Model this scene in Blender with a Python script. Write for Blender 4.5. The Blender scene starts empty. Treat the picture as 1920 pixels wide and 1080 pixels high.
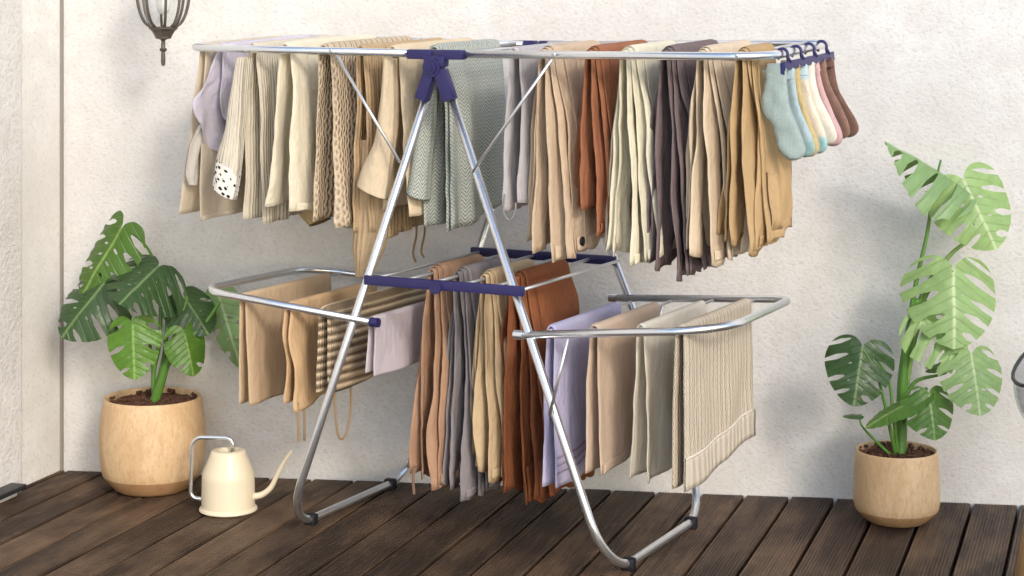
import bpy, bmesh, math, random
from mathutils import Vector, Matrix, noise
from mathutils.geometry import delaunay_2d_cdt
from math import sin, cos, pi, radians, sqrt, atan2

sc = bpy.context.scene
col = sc.collection
rnd = random.Random(7)

# ------------------------------------------------------------------ camera
FPX, HC = 3650.0, 1.08                     # focal length in photo pixels, eye height
cam_d = bpy.data.cameras.new('camera')
cam = bpy.data.objects.new('camera', cam_d); col.objects.link(cam)
cam.location = (0, 0, HC); cam.rotation_euler = (pi/2, 0, 0)
cam_d.sensor_width = 36.0; cam_d.lens = 36.0*FPX/1920.0
cam_d.shift_y = -540.0/1920.0
cam_d.clip_start = 0.05; cam_d.clip_end = 2000
sc.camera = cam

# ------------------------------------------------------------------ world, sun, exposure
SUN_EL, SUN_AZ = radians(28), radians(24)   # azimuth measured from -Y (behind the camera) towards +X
sun_from = Vector((sin(SUN_AZ)*cos(SUN_EL), -cos(SUN_AZ)*cos(SUN_EL), sin(SUN_EL)))
w = bpy.data.worlds.new('World'); sc.world = w; w.use_nodes = True
wn = w.node_tree.nodes; wl = w.node_tree.links
sky = wn.new('ShaderNodeTexSky'); sky.sky_type = 'NISHITA'; sky.sun_disc = False
sky.sun_elevation = SUN_EL
sky.sun_rotation = atan2(sun_from.x, sun_from.y)
sky.dust_density = 1.2; sky.air_density = 1.0; sky.ozone_density = 1.0
wl.new(sky.outputs[0], wn['Background'].inputs[0]); wn['Background'].inputs[1].default_value = 0.15
sd = bpy.data.lights.new('sun', 'SUN'); sd.energy = 0.75; sd.angle = radians(10.0); sd.color = (1.0, 0.94, 0.86)
sun = bpy.data.objects.new('sun', sd); col.objects.link(sun)
sun.rotation_euler = sun_from.to_track_quat('Z', 'Y').to_euler(); sun.location = (4, -2, 6)
vs = sc.view_settings
vs.view_transform = 'Standard'; vs.look = 'None'; vs.gamma = 1.0; vs.use_curve_mapping = False
vs.exposure = 0.84
sc.render.engine = 'CYCLES'
sc.cycles.use_denoising = True
sc.cycles.max_bounces = 5; sc.cycles.diffuse_bounces = 3; sc.cycles.transparent_max_bounces = 8
sc.cycles.use_adaptive_sampling = True; sc.cycles.adaptive_threshold = .03

# ------------------------------------------------------------------ helpers
def srgb(r, g, b):
    f = lambda c: (c/255/12.92) if c/255 <= .04045 else ((c/255+.055)/1.055)**2.4
    return (f(r), f(g), f(b), 1.0)

def tag(o, label=None, cat=None, group=None, kind=None):
    if label: o['label'] = label
    if cat: o['category'] = cat
    if group: o['group'] = group
    if kind: o['kind'] = kind
    return o

def empty(name, loc, rz=0.0):
    o = bpy.data.objects.new(name, None); col.objects.link(o)
    o.location = loc; o.rotation_euler = (0, 0, rz); o.empty_display_size = .05
    return o

def link_mesh(name, me, mat, parent=None, smooth=True):
    if mat is not None and not me.materials: me.materials.append(mat)
    if smooth:
        for p in me.polygons: p.use_smooth = True
    o = bpy.data.objects.new(name, me); col.objects.link(o)
    if parent is not None: o.parent = parent
    return o

class MB:
    """collects verts, faces and uvs of one mesh"""
    def __init__(s): s.v = []; s.f = []; s.uv = {}
    def add(s, vs_, fs_, uvs=None):
        b = len(s.v); s.v += [tuple(x) for x in vs_]
        s.f += [tuple(b+i for i in f) for f in fs_]
        if uvs:
            for i, u in enumerate(uvs): s.uv[b+i] = u
        return b
    def mesh(s, name):
        me = bpy.data.meshes.new(name); me.from_pydata(s.v, [], s.f); me.update()
        if s.uv:
            l = me.uv_layers.new(name='UVMap')
            for lp in me.loops: l.data[lp.index].uv = s.uv.get(lp.vertex_index, (0, 0))
        return me
    def build(s, name, mat, parent=None, smooth=True, sharp=None):
        me = s.mesh(name)
        bm = bmesh.new(); bm.from_mesh(me); bmesh.ops.recalc_face_normals(bm, faces=bm.faces); bm.to_mesh(me); bm.free()
        o = link_mesh(name, me, mat, parent, smooth)
        if sharp is not None: me.set_sharp_from_angle(angle=radians(sharp))
        return o
    def box(s, c, d, rot=None):
        M = rot if rot else Matrix.Identity(3)
        vs_ = [Vector(c) + M @ Vector((x*d[0]/2, y*d[1]/2, z*d[2]/2)) for x in (-1, 1) for y in (-1, 1) for z in (-1, 1)]
        s.add(vs_, [(0,1,3,2),(4,6,7,5),(0,4,5,1),(2,3,7,6),(0,2,6,4),(1,5,7,3)])
        return s
    def rbox(s, c, d, b, rot=None):
        """box with chamfered edges"""
        M = rot if rot else Matrix.Identity(3)
        bm = bmesh.new(); bmesh.ops.create_cube(bm, size=1)
        for v in bm.verts: v.co = Vector((v.co.x*d[0], v.co.y*d[1], v.co.z*d[2]))
        bmesh.ops.bevel(bm, geom=list(bm.edges), offset=b, segments=2, affect='EDGES', profile=.6)
        bm.verts.index_update()
        s.add([Vector(c)+M @ v.co for v in bm.verts], [[v.index for v in f.verts] for f in bm.faces]); bm.free()
        return s
    def tube(s, pts, r, n=12, cap=True, closed=False, ell=None):
        pts = [Vector(p) for p in pts]; m = len(pts)
        rs = r if isinstance(r, (list, tuple)) else [r]*m
        T = []
        for i in range(m):
            a = pts[(i-1) % m] if (closed or i > 0) else pts[i]
            b = pts[(i+1) % m] if (closed or i < m-1) else pts[i]
            T.append((b-a).normalized())
        ref = Vector((0, 0, 1)) if abs(T[0].z) < .9 else Vector((1, 0, 0))
        N = (ref - T[0]*ref.dot(T[0])).normalized()
        vs_ = []; uvs = []; L = 0
        for i in range(m):
            N = (N - T[i]*N.dot(T[i])).normalized(); B = T[i].cross(N)
            if i: L += (pts[i]-pts[i-1]).length
            for k in range(n):
                a = 2*pi*k/n
                vs_.append(pts[i] + (N*cos(a) + B*sin(a))*rs[i]); uvs.append((k/n, L))
        fs_ = []
        for i in range(m if closed else m-1):
            j = (i+1) % m
            for k in range(n):
                fs_.append((i*n+k, i*n+(k+1) % n, j*n+(k+1) % n, j*n+k))
        if cap and not closed:
            fs_.append(tuple(range(n-1, -1, -1))); fs_.append(tuple((m-1)*n+k for k in range(n)))
        s.add(vs_, fs_, uvs); return s
    def lathe(s, prof, n=48, c=(0, 0, 0), caps=(True, True)):
        vs_ = []; uvs = []
        for (r, z) in prof:
            for k in range(n):
                a = 2*pi*k/n; vs_.append((c[0]+r*cos(a), c[1]+r*sin(a), c[2]+z)); uvs.append((k/n, z))
        fs_ = []
        for i in range(len(prof)-1):
            for k in range(n): fs_.append((i*n+k, i*n+(k+1) % n, (i+1)*n+(k+1) % n, (i+1)*n+k))
        if caps[0]: fs_.append(tuple(range(n-1, -1, -1)))
        if caps[1]: fs_.append(tuple((len(prof)-1)*n+k for k in range(n)))
        s.add(vs_, fs_, uvs); return s

def fillet(pts, rads, seg=10):
    """rounded polyline"""
    pts = [Vector(p) for p in pts]; out = [pts[0]]
    for i in range(1, len(pts)-1):
        p, a, b = pts[i], (pts[i-1]-pts[i]), (pts[i+1]-pts[i])
        r = rads[i-1] if isinstance(rads, (list, tuple)) else rads
        if r <= 0: out.append(p); continue
        la, lb = a.length, b.length; a.normalize(); b.normalize()
        ang = a.angle(b); d = min(r/math.tan(ang/2), la*.49, lb*.49); rr = d*math.tan(ang/2)
        bis = (a+b).normalized(); c = p + bis*(rr/sin(ang/2))
        v0 = (p+a*d)-c; v1 = (p+b*d)-c; tot = v0.angle(v1); ax = v0.cross(v1).normalized()
        for k in range(seg+1): out.append(c + Matrix.Rotation(tot*k/seg, 3, ax) @ v0)
    out.append(pts[-1]); return out

def spline(pts, n=8, closed=False):
    pts = [Vector(p) for p in pts]; m = len(pts); out = []
    for i in range(m if closed else m-1):
        g = lambda j: pts[j % m] if closed else pts[max(0, min(m-1, j))]
        p0, p1, p2, p3 = g(i-1), g(i), g(i+1), g(i+2)
        for k in range(n):
            t = k/n
            out.append(.5*((2*p1)+(p2-p0)*t+(2*p0-5*p1+4*p2-p3)*t*t+(3*p1-p0-3*p2+p3)*t**3))
    if not closed: out.append(pts[-1])
    return out

def lerpk(knots, x):
    """piecewise smooth interpolation of (x, y) knots, or a constant"""
    if not isinstance(knots, (list, tuple)): return knots
    if x <= knots[0][0]: return knots[0][1]
    for (a, ya), (b, yb) in zip(knots, knots[1:]):
        if x <= b:
            t = (x-a)/(b-a); t = t*t*(3-2*t); return ya+(yb-ya)*t
    return knots[-1][1]

def sstep(a, b, x):
    t = max(0, min(1, (x-a)/(b-a))); return t*t*(3-2*t)

# world point of a photo pixel at a given distance, and the rack's own frame
def PX(u, v, d): return Vector(((u-960)/FPX*d, d, HC - v/FPX*d))
RA = radians(26.5); RC = Vector((-.141, 3.763, 0)); LA = Vector((cos(RA), -sin(RA), 0)); SA = Vector((sin(RA), cos(RA), 0))
def RW(t, s, z=0): return RC + LA*t + SA*s + Vector((0, 0, z))
def T_of(u, s):
    k = (u-960)/FPX; b = RC + SA*s
    return (k*b.y - b.x)/(LA.x - k*LA.y)
def Z_of(v, t, s): return HC - v/FPX*RW(t, s).y
def S_of(u, t):
    k = (u-960)/FPX; b = RC + LA*t
    return (k*b.y - b.x)/(SA.x - k*SA.y)

# ------------------------------------------------------------------ materials
def new_mat(name):
    m = bpy.data.materials.new(name); m.use_nodes = True
    nt = m.node_tree; return m, nt, nt.nodes['Principled BSDF']

def N(nt, typ, **kw):
    n = nt.nodes.new(typ)
    for k, v in kw.items():
        if k.startswith('i_'):
            key = k[2:]; key = int(key) if key.isdigit() else key.replace('_', ' ')
            n.inputs[key].default_value = v
        else: setattr(n, k, v)
    return n

def math_(nt, op, a, b=None, c=None):
    n = nt.nodes.new('ShaderNodeMath'); n.operation = op
    for i, x in enumerate((a, b, c)):
        if x is None: continue
        if isinstance(x, (int, float)): n.inputs[i].default_value = x
        else: nt.links.new(x, n.inputs[i])
    return n.outputs[0]

def ramp(nt, fac, stops):
    r = nt.nodes.new('ShaderNodeValToRGB'); e = r.color_ramp.elements
    while len(e) < len(stops): e.new(.5)
    for i, (p, c) in enumerate(stops): e[i].position = p; e[i].color = c if len(c) == 4 else (*c, 1)
    nt.links.new(fac, r.inputs[0]); return r.outputs[0]

def mixc(nt, fac, a, b):
    n = nt.nodes.new('ShaderNodeMix'); n.data_type = 'RGBA'
    for i, x in ((0, fac), (6, a), (7, b)):
        if isinstance(x, (int, float)): n.inputs[i].default_value = x
        elif isinstance(x, tuple): n.inputs[i].default_value = x
        else: nt.links.new(x, n.inputs[i])
    return n.outputs[2]

def noise_n(nt, vec, scale, detail=4, rough=.55, dist=0):
    n = N(nt, 'ShaderNodeTexNoise'); n.inputs['Scale'].default_value = scale; n.inputs['Detail'].default_value = detail
    n.inputs['Roughness'].default_value = rough; n.inputs['Distortion'].default_value = dist
    if vec is not None: nt.links.new(vec, n.inputs['Vector'])
    return n.outputs[0]

def bump(nt, bsdf, h, strength, dist):
    b = nt.nodes.new('ShaderNodeBump'); b.inputs['Strength'].default_value = strength; b.inputs['Distance'].default_value = dist
    nt.links.new(h, b.inputs['Height'])
    for x in (bsdf if isinstance(bsdf, (list, tuple)) else [bsdf]): nt.links.new(b.outputs[0], x.inputs['Normal'])
    return b

def mapping(nt, vec, scale=(1, 1, 1), rot=(0, 0, 0)):
    m = N(nt, 'ShaderNodeMapping'); m.inputs['Scale'].default_value = scale; m.inputs['Rotation'].default_value = rot
    nt.links.new(vec, m.inputs['Vector']); return m.outputs[0]

def fabric(name, c, kind='weave', trans=.18, rough=.9, sheen=0.0, c2=None, fq=260.0, wr=1.0, bs=.5):
    m, nt, b = new_mat(name)
    uv = N(nt, 'ShaderNodeUVMap'); uv.uv_map = 'UVMap'; sep = N(nt, 'ShaderNodeSeparateXYZ'); nt.links.new(uv.outputs[0], sep.inputs[0])
    U, V = sep.outputs[0], sep.outputs[1]
    oi = N(nt, 'ShaderNodeObjectInfo')
    off = N(nt, 'ShaderNodeVectorMath', operation='ADD'); nt.links.new(uv.outputs[0], off.inputs[0])
    cmb = N(nt, 'ShaderNodeCombineXYZ'); nt.links.new(math_(nt, 'MULTIPLY', oi.outputs['Random'], 7.0), cmb.inputs[2]); nt.links.new(cmb.outputs[0], off.inputs[1])
    P = off.outputs[0]
    col_ = srgb(*c)
    dark = tuple(x*.86 for x in col_[:3])+(1,); lite = tuple(min(1, x*1.07) for x in col_[:3])+(1,)
    base = mixc(nt, noise_n(nt, mapping(nt, P, (14, 5, 1)), 1.0, 2, .6), dark, lite)
    s_ = lambda x, f, ph=0: math_(nt, 'SINE', math_(nt, 'MULTIPLY_ADD', x, f*2*pi, ph))
    if kind == 'weave':
        h = math_(nt, 'ADD', math_(nt, 'MULTIPLY', s_(U, fq*2), .5), math_(nt, 'MULTIPLY', s_(V, fq*2), .5))
        dist = .0005
    elif kind == 'rib':
        h = s_(U, fq); dist = .0022
        h = math_(nt, 'ADD', h, math_(nt, 'MULTIPLY', s_(V, 330), .15))
        base = mixc(nt, math_(nt, 'MULTIPLY_ADD', s_(U, fq), -.12, .13), base, tuple(x*.68 for x in col_[:3])+(1,))
    elif kind == 'cable':
        zz = math_(nt, 'PINGPONG', math_(nt, 'MULTIPLY', V, 1.0), .012)
        uu = math_(nt, 'ADD', U, math_(nt, 'MULTIPLY', zz, .35))
        h = math_(nt, 'ADD', s_(uu, fq), math_(nt, 'MULTIPLY', math_(nt, 'MULTIPLY', s_(U, fq*.5), s_(V, 62)), .9)); dist = .0026
        base = mixc(nt, ramp(nt, math_(nt, 'MULTIPLY_ADD', h, .25, .5), [(.1, (1, 1, 1)), (.40, (0, 0, 0))]), base, tuple(x*.55 for x in col_[:3])+(1,))
    elif kind == 'herring':
        zz = math_(nt, 'PINGPONG', U, .0105)
        h = s_(math_(nt, 'ADD', V, math_(nt, 'MULTIPLY', zz, 1.0)), fq)
        nz = noise_n(nt, P, 420, 2)
        f = math_(nt, 'MULTIPLY_ADD', h, .30, math_(nt, 'MULTIPLY_ADD', nz, .9, .05))
        base = mixc(nt, f, srgb(*c2), base); dist = .0012
    elif kind == 'fuzzy':
        h = noise_n(nt, mapping(nt, P, (160, 90, 1)), 1.0, 6, .7); dist = .004
    elif kind == 'terry':
        h = noise_n(nt, mapping(nt, P, (520, 520, 1)), 1.0, 4, .7); dist = .0028
    elif kind == 'stripe':
        nz = noise_n(nt, mapping(nt, P, (60, 40, 1)), 1.0, 3)
        s1 = math_(nt, 'ADD', s_(V, fq), math_(nt, 'MULTIPLY_ADD', nz, .5, -.25))
        zig = math_(nt, 'MULTIPLY', s_(U, 150), s_(V, fq*2))
        k = math_(nt, 'ADD', s1, math_(nt, 'MULTIPLY', zig, .35))
        base = mixc(nt, ramp(nt, math_(nt, 'MULTIPLY_ADD', k, .5, .5), [(.56, (0, 0, 0)), (.74, (1, 1, 1))]), base, srgb(*c2))
        h = math_(nt, 'ADD', math_(nt, 'MULTIPLY', s1, -1.0), math_(nt, 'MULTIPLY', s_(U, 150), .3)); dist = .004
    elif kind == 'waffle':
        zz = math_(nt, 'PINGPONG', V, .0065)
        uu = math_(nt, 'ADD', U, math_(nt, 'MULTIPLY', zz, .45))
        h = math_(nt, 'MULTIPLY', s_(uu, fq), s_(U, 27, .6)); dist = .0022
        base = mixc(nt, ramp(nt, math_(nt, 'MULTIPLY_ADD', h, .5, .5), [(.12, (1, 1, 1)), (.36, (0, 0, 0))]), base, tuple(x*.55 for x in col_[:3])+(1,))
    elif kind == 'leopard':
        v = N(nt, 'ShaderNodeTexVoronoi', feature='F1'); v.inputs['Scale'].default_value = 1.0
        nt.links.new(mapping(nt, P, (70, 110, 1)), v.inputs['Vector'])
        nz = noise_n(nt, P, 160, 2)
        k = math_(nt, 'MULTIPLY_ADD', nz, .35, v.outputs['Distance'])
        base = mixc(nt, ramp(nt, k, [(.47, (1, 1, 1)), (.53, (0, 0, 0))]), base, srgb(*c2))
        h = nz; dist = .001
    wz = math_(nt, 'ADD', noise_n(nt, mapping(nt, P, (26, 8, 1)), 1.0, 3, .6), math_(nt, 'MULTIPLY', math_(nt, 'ABSOLUTE', math_(nt, 'SUBTRACT', noise_n(nt, mapping(nt, P, (46, 30, 1), (0, 0, .5)), 1.0, 2, .5), .5)), .55))
    b1 = N(nt, 'ShaderNodeBump', i_Strength=bs, i_Distance=dist); nt.links.new(h, b1.inputs['Height'])
    b2 = N(nt, 'ShaderNodeBump', i_Strength=.75*wr, i_Distance=.012); nt.links.new(wz, b2.inputs['Height']); nt.links.new(b1.outputs[0], b2.inputs['Normal'])
    nt.links.new(base, b.inputs['Base Color']); b.inputs['Roughness'].default_value = rough
    b.inputs['Sheen Weight'].default_value = sheen; b.inputs['Sheen Roughness'].default_value = .5
    b.inputs['Specular IOR Level'].default_value = .25
    nt.links.new(b2.outputs[0], b.inputs['Normal'])
    if trans > 0:
        tr = N(nt, 'ShaderNodeBsdfTranslucent'); nt.links.new(base, tr.inputs[0]); nt.links.new(b2.outputs[0], tr.inputs['Normal'])
        mx = N(nt, 'ShaderNodeMixShader'); mx.inputs[0].default_value = trans
        nt.links.new(b.outputs[0], mx.inputs[1]); nt.links.new(tr.outputs[0], mx.inputs[2])
        nt.links.new(mx.outputs[0], nt.nodes['Material Output'].inputs['Surface'])
    return m

def plain(name, c, rough=.5, metal=0.0, spec=.5, nz=.06, bstr=.0, bsc=80, coat=0):
    m, nt, b = new_mat(name)
    tc = N(nt, 'ShaderNodeTexCoord'); c_ = srgb(*c)
    f = noise_n(nt, tc.outputs['Object'], bsc, 5, .6)
    base = mixc(nt, f, tuple(x*(1-nz*2) for x in c_[:3])+(1,), tuple(min(1, x*(1+nz)) for x in c_[:3])+(1,))
    nt.links.new(base, b.inputs['Base Color']); b.inputs['Metallic'].default_value = metal
    nt.links.new(math_(nt, 'MULTIPLY_ADD', f, .12, rough-.06), b.inputs['Roughness'])
    b.inputs['Specular IOR Level'].default_value = spec; b.inputs['Coat Weight'].default_value = coat
    if bstr: bump(nt, b, f, bstr, .002)
    return m

def stucco(name, c, coarse=1.0, strength=.6):
    m, nt, b = new_mat(name)
    tc = N(nt, 'ShaderNodeTexCoord'); P = tc.outputs['Object']
    big = noise_n(nt, P, 2.2, 2, .6); mid = noise_n(nt, P, 14, 3, .65)
    fine = noise_n(nt, mapping(nt, P, (1, 1, 1.35), (0, .5, 0)), 80/coarse, 3, .7)
    c_ = srgb(*c)
    dk = tuple(x*y for x, y in zip(c_[:3], (.86, .845, .83)))+(1,); lt = tuple(min(1, x*1.03) for x in c_[:3])+(1,)
    a = mixc(nt, ramp(nt, big, [(.3, (0, 0, 0)), (.7, (1, 1, 1))]), dk, lt)
    a = mixc(nt, ramp(nt, mid, [(.3, (.55, .55, .55)), (.6, (0, 0, 0))]), a, tuple(x*y for x, y in zip(c_[:3], (.80, .78, .75)))+(1,))
    a = mixc(nt, ramp(nt, fine, [(.30, (.6, .6, .6)), (.47, (0, 0, 0))]), a, tuple(x*y for x, y in zip(c_[:3], (.66, .63, .60)))+(1,))
    st = noise_n(nt, mapping(nt, P, (9, 9, 26), (0, .45, 0)), 1.0, 3, .6)
    a = mixc(nt, ramp(nt, st, [(.56, (0, 0, 0)), (.72, (.35, .35, .35))]), a, tuple(x*y for x, y in zip(c_[:3], (.80, .78, .755)))+(1,))
    nt.links.new(a, b.inputs['Base Color']); b.inputs['Roughness'].default_value = .92; b.inputs['Specular IOR Level'].default_value = .2
    h = math_(nt, 'ADD', math_(nt, 'MULTIPLY', fine, 1.0), math_(nt, 'MULTIPLY', mid, .9))
    bump(nt, b, h, strength, .008*coarse)
    return m

def wood_deck():
    m, nt, b = new_mat('deck_wood')
    tc = N(nt, 'ShaderNodeTexCoord'); oi = N(nt, 'ShaderNodeObjectInfo')
    off = N(nt, 'ShaderNodeVectorMath', operation='ADD'); nt.links.new(tc.outputs['Object'], off.inputs[0])
    cmb = N(nt, 'ShaderNodeCombineXYZ'); nt.links.new(math_(nt, 'MULTIPLY', oi.outputs['Random'], 9.0), cmb.inputs[2])
    nt.links.new(math_(nt, 'MULTIPLY', oi.outputs['Random'], 31.0), cmb.inputs[1]); nt.links.new(cmb.outputs[0], off.inputs[1])
    P = off.outputs[0]
    g = math_(nt, 'ADD', math_(nt, 'MULTIPLY', noise_n(nt, mapping(nt, P, (110, 3.2, 60)), 1.0, 3, .65, .8), .6), math_(nt, 'MULTIPLY', noise_n(nt, mapping(nt, P, (420, 9, 60)), 1.0, 2, .6), .4))
    blot = noise_n(nt, mapping(nt, P, (9, 3.0, 9)), 1.0, 4, .64)
    spk = noise_n(nt, mapping(nt, P, (60, 14, 60)), 1.0, 3, .7)
    base = ramp(nt, g, [(.28, srgb(32, 24, 19)), (.5, srgb(64, 49, 38)), (.75, srgb(98, 77, 60))])
    base = mixc(nt, ramp(nt, blot, [(.42, (0, 0, 0)), (.64, (1, 1, 1))]), base, mixc(nt, g, srgb(80, 63, 49), srgb(142, 113, 86)))
    base = mixc(nt, ramp(nt, spk, [(.62, (0, 0, 0)), (.74, (.7, .7, .7))]), base, srgb(134, 106, 80))
    base = mixc(nt, math_(nt, 'MULTIPLY', oi.outputs['Random'], .5), base, srgb(50, 38, 30))
    nt.links.new(base, b.inputs['Base Color'])
    nt.links.new(math_(nt, 'MULTIPLY_ADD', blot, -.25, .68), b.inputs['Roughness']); b.inputs['Specular IOR Level'].default_value = .35
    bump(nt, b, g, .7, .003)
    return m

def pot_mat(name, c):
    m, nt, b = new_mat(name)
    tc = N(nt, 'ShaderNodeTexCoord'); P = tc.outputs['Object']; c_ = srgb(*c)
    big = noise_n(nt, mapping(nt, P, (1, 1, .6)), 14, 6, .65, .8); fine = noise_n(nt, mapping(nt, P, (1, 1, .35)), 160, 5, .7)
    a = mixc(nt, ramp(nt, big, [(.3, (0, 0, 0)), (.7, (1, 1, 1))]), tuple(x*y for x, y in zip(c_[:3], (.80, .72, .62)))+(1,), tuple(min(1, x*1.08) for x in c_[:3])+(1,))
    a = mixc(nt, ramp(nt, fine, [(.38, (.5, .5, .5)), (.52, (0, 0, 0))]), a, tuple(x*y for x, y in zip(c_[:3], (.72, .62, .5)))+(1,))
    nt.links.new(a, b.inputs['Base Color']); b.inputs['Roughness'].default_value = .55; b.inputs['Specular IOR Level'].default_value = .35
    bump(nt, b, math_(nt, 'ADD', fine, big), .18, .003); return m

def leaf_mat(name, c, vein, trans=.35):
    m, nt, b = new_mat(name)
    uv = N(nt, 'ShaderNodeUVMap'); uv.uv_map = 'UVMap'; sep = N(nt, 'ShaderNodeSeparateXYZ'); nt.links.new(uv.outputs[0], sep.inputs[0])
    X = math_(nt, 'ABSOLUTE', sep.outputs[0]); Y = sep.outputs[1]
    mid = ramp(nt, X, [(.006, (1, 1, 1)), (.03, (0, 0, 0))])
    lat = math_(nt, 'ABSOLUTE', math_(nt, 'SUBTRACT', math_(nt, 'FRACT', math_(nt, 'MULTIPLY', math_(nt, 'SUBTRACT', Y, math_(nt, 'MULTIPLY', X, .55)), 7.5)), .5))
    latm = ramp(nt, lat, [(.0, (.75, .75, .75)), (.09, (0, 0, 0))])
    oi = N(nt, 'ShaderNodeObjectInfo'); nz = noise_n(nt, uv.outputs[0], 7, 4)
    c_ = srgb(*c)
    base = mixc(nt, nz, tuple(x*.66 for x in c_[:3])+(1,), tuple(min(1, x*1.25) for x in c_[:3])+(1,))
    base = mixc(nt, math_(nt, 'MULTIPLY', oi.outputs['Random'], .3), base, tuple(x*.6 for x in c_[:3])+(1,))
    base = mixc(nt, math_(nt, 'MULTIPLY', latm, .28), base, srgb(*vein)); base = mixc(nt, math_(nt, 'MULTIPLY', mid, .85), base, srgb(*vein))
    nt.links.new(base, b.inputs['Base Color']); b.inputs['Roughness'].default_value = .34; b.inputs['Specular IOR Level'].default_value = .5
    bmp = bump(nt, b, math_(nt, 'ADD', math_(nt, 'MULTIPLY', latm, -1.0), math_(nt, 'MULTIPLY', nz, 1.0)), .5, .004)
    tr = N(nt, 'ShaderNodeBsdfTranslucent'); 
    nt.links.new(mixc(nt, .5, base, srgb(190, 220, 90)), tr.inputs[0])
    mx = N(nt, 'ShaderNodeMixShader'); mx.inputs[0].default_value = trans
    nt.links.new(b.outputs[0], mx.inputs[1]); nt.links.new(tr.outputs[0], mx.inputs[2])
    nt.links.new(mx.outputs[0], nt.nodes['Material Output'].inputs['Surface']); return m

def glass_mat(name, tint, alpha, rough=.05):
    m, nt, b = new_mat(name)
    g = N(nt, 'ShaderNodeBsdfGlossy'); g.inputs['Roughness'].default_value = rough; g.inputs[0].default_value = (.9, .9, .9, 1)
    t = N(nt, 'ShaderNodeBsdfTransparent'); t.inputs[0].default_value = (*tint, 1)
    f = N(nt, 'ShaderNodeLayerWeight'); f.inputs[0].default_value = .3
    mx = N(nt, 'ShaderNodeMixShader'); nt.links.new(math_(nt, 'MULTIPLY_ADD', math_(nt, 'POWER', f.outputs['Facing'], 3.0), .7, alpha), mx.inputs[0])
    nt.links.new(t.outputs[0], mx.inputs[1]); nt.links.new(g.outputs[0], mx.inputs[2])
    nt.links.new(mx.outputs[0], nt.nodes['Material Output'].inputs['Surface']); return m

def soil_mat():
    m, nt, b = new_mat('potting_soil')
    tc = N(nt, 'ShaderNodeTexCoord'); f = noise_n(nt, tc.outputs['Object'], 140, 5, .7)
    nt.links.new(ramp(nt, f, [(.3, srgb(48, 30, 22)), (.6, srgb(104, 68, 48)), (.8, srgb(150, 104, 76))]), b.inputs['Base Color'])
    b.inputs['Roughness'].default_value = .95; return m

M = {}
M['wall'] = stucco('wall_stucco', (231, 229, 226), .8, .36)
M['wall_coarse'] = stucco('coarse_stucco', (228, 226, 222), 1.1, .5)
M['wall_smooth'] = stucco('smooth_render', (236, 234, 229), .7, .12)
M['deck'] = wood_deck()
M['ground'] = plain('bounce_ground', (206, 200, 190), .95, nz=.12, bsc=40)  # unseen ground, made pale to bounce light onto the wall and laundry
M['under'] = plain('gap_shade', (14, 12, 10), .95, nz=.2, bsc=6)  # near-black stand-in for the shade between the boards
M['steel'] = plain('satin_steel', (236, 238, 241), .25, .92, nz=.05, bsc=30)
M['wire'] = plain('galvanised_wire', (222, 223, 225), .34, .85, nz=.03, bsc=60)
M['navy'] = plain('navy_plastic', (44, 40, 92), .42, 0, .45, nz=.08, bsc=120)
M['black'] = plain('black_rubber', (20, 20, 26), .6, 0, .4)
M['pot'] = pot_mat('clay_glaze', (222, 192, 153)); M['soil'] = soil_mat(); M['pot_foot'] = pot_mat('bare_clay', (196, 158, 118))
M['cream_metal'] = plain('cream_enamel', (236, 222, 192), .38, 0, .5, nz=.03, bsc=20)
M['lantern'] = plain('aged_iron', (112, 104, 96), .5, .7, .5, nz=.2, bsc=60, bstr=.2)
M['glass'] = glass_mat('clear_glass', (.94, .95, .95), .06)
M['smoke'] = glass_mat('smoked_shell', (.80, .81, .83), .04, .12)
M['bulb'] = plain('frosted_bulb', (240, 238, 232), .4)
M['leaf_dark'] = leaf_mat('leaf_dark', (62, 92, 50), (128, 152, 98), .18)
M['leaf_mid'] = leaf_mat('leaf_mid', (92, 132, 52), (158, 186, 104), .28)
M['leaf_fresh'] = leaf_mat('leaf_fresh', (104, 150, 54), (168, 200, 108), .32)
M['leaf_pale'] = leaf_mat('leaf_pale', (184, 214, 146), (228, 240, 196), .45)
M['leaf_sage'] = leaf_mat('leaf_sage', (150, 184, 124), (202, 220, 178), .35)
M['stem'] = plain('stem_green', (92, 138, 54), .42, nz=.18, bsc=40)
M['stem_pale'] = plain('stem_pale', (128, 160, 84), .42, nz=.18, bsc=40)
M['chairwood'] = plain('pale_beech', (206, 166, 118), .45, nz=.1, bsc=30)
M['slab'] = plain('black_slate', (46, 48, 50), .5, nz=.1, bsc=50)
M['joint'] = plain('grey_sealant', (150, 143, 134), .8)
M['white'] = plain('white_paint', (236, 234, 230), .6)

# ------------------------------------------------------------------ setting: ground, deck, walls
me = bpy.data.meshes.new('ground'); G = 400
me.from_pydata([(-G, -G, -.05), (G, -G, -.05), (G, G, -.05), (-G, G, -.05)], [], [(0, 1, 2, 3)])
tag(link_mesh('ground', me, M['ground'], smooth=False), kind='structure')

PA = radians(17.6); PD = Vector((sin(PA), cos(PA), 0)); PN = Vector((cos(PA), -sin(PA), 0))   # along the planks, across them
W0 = PX(116, 880, 3942/880); W0.z = 0
W1 = PX(1566, 933, 3942/933); W1.z = 0
WD = (W1-W0).normalized(); WNrm = Vector((WD.y, -WD.x, 0))        # towards the camera
wall_rz = atan2(WD.y, WD.x)
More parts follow.
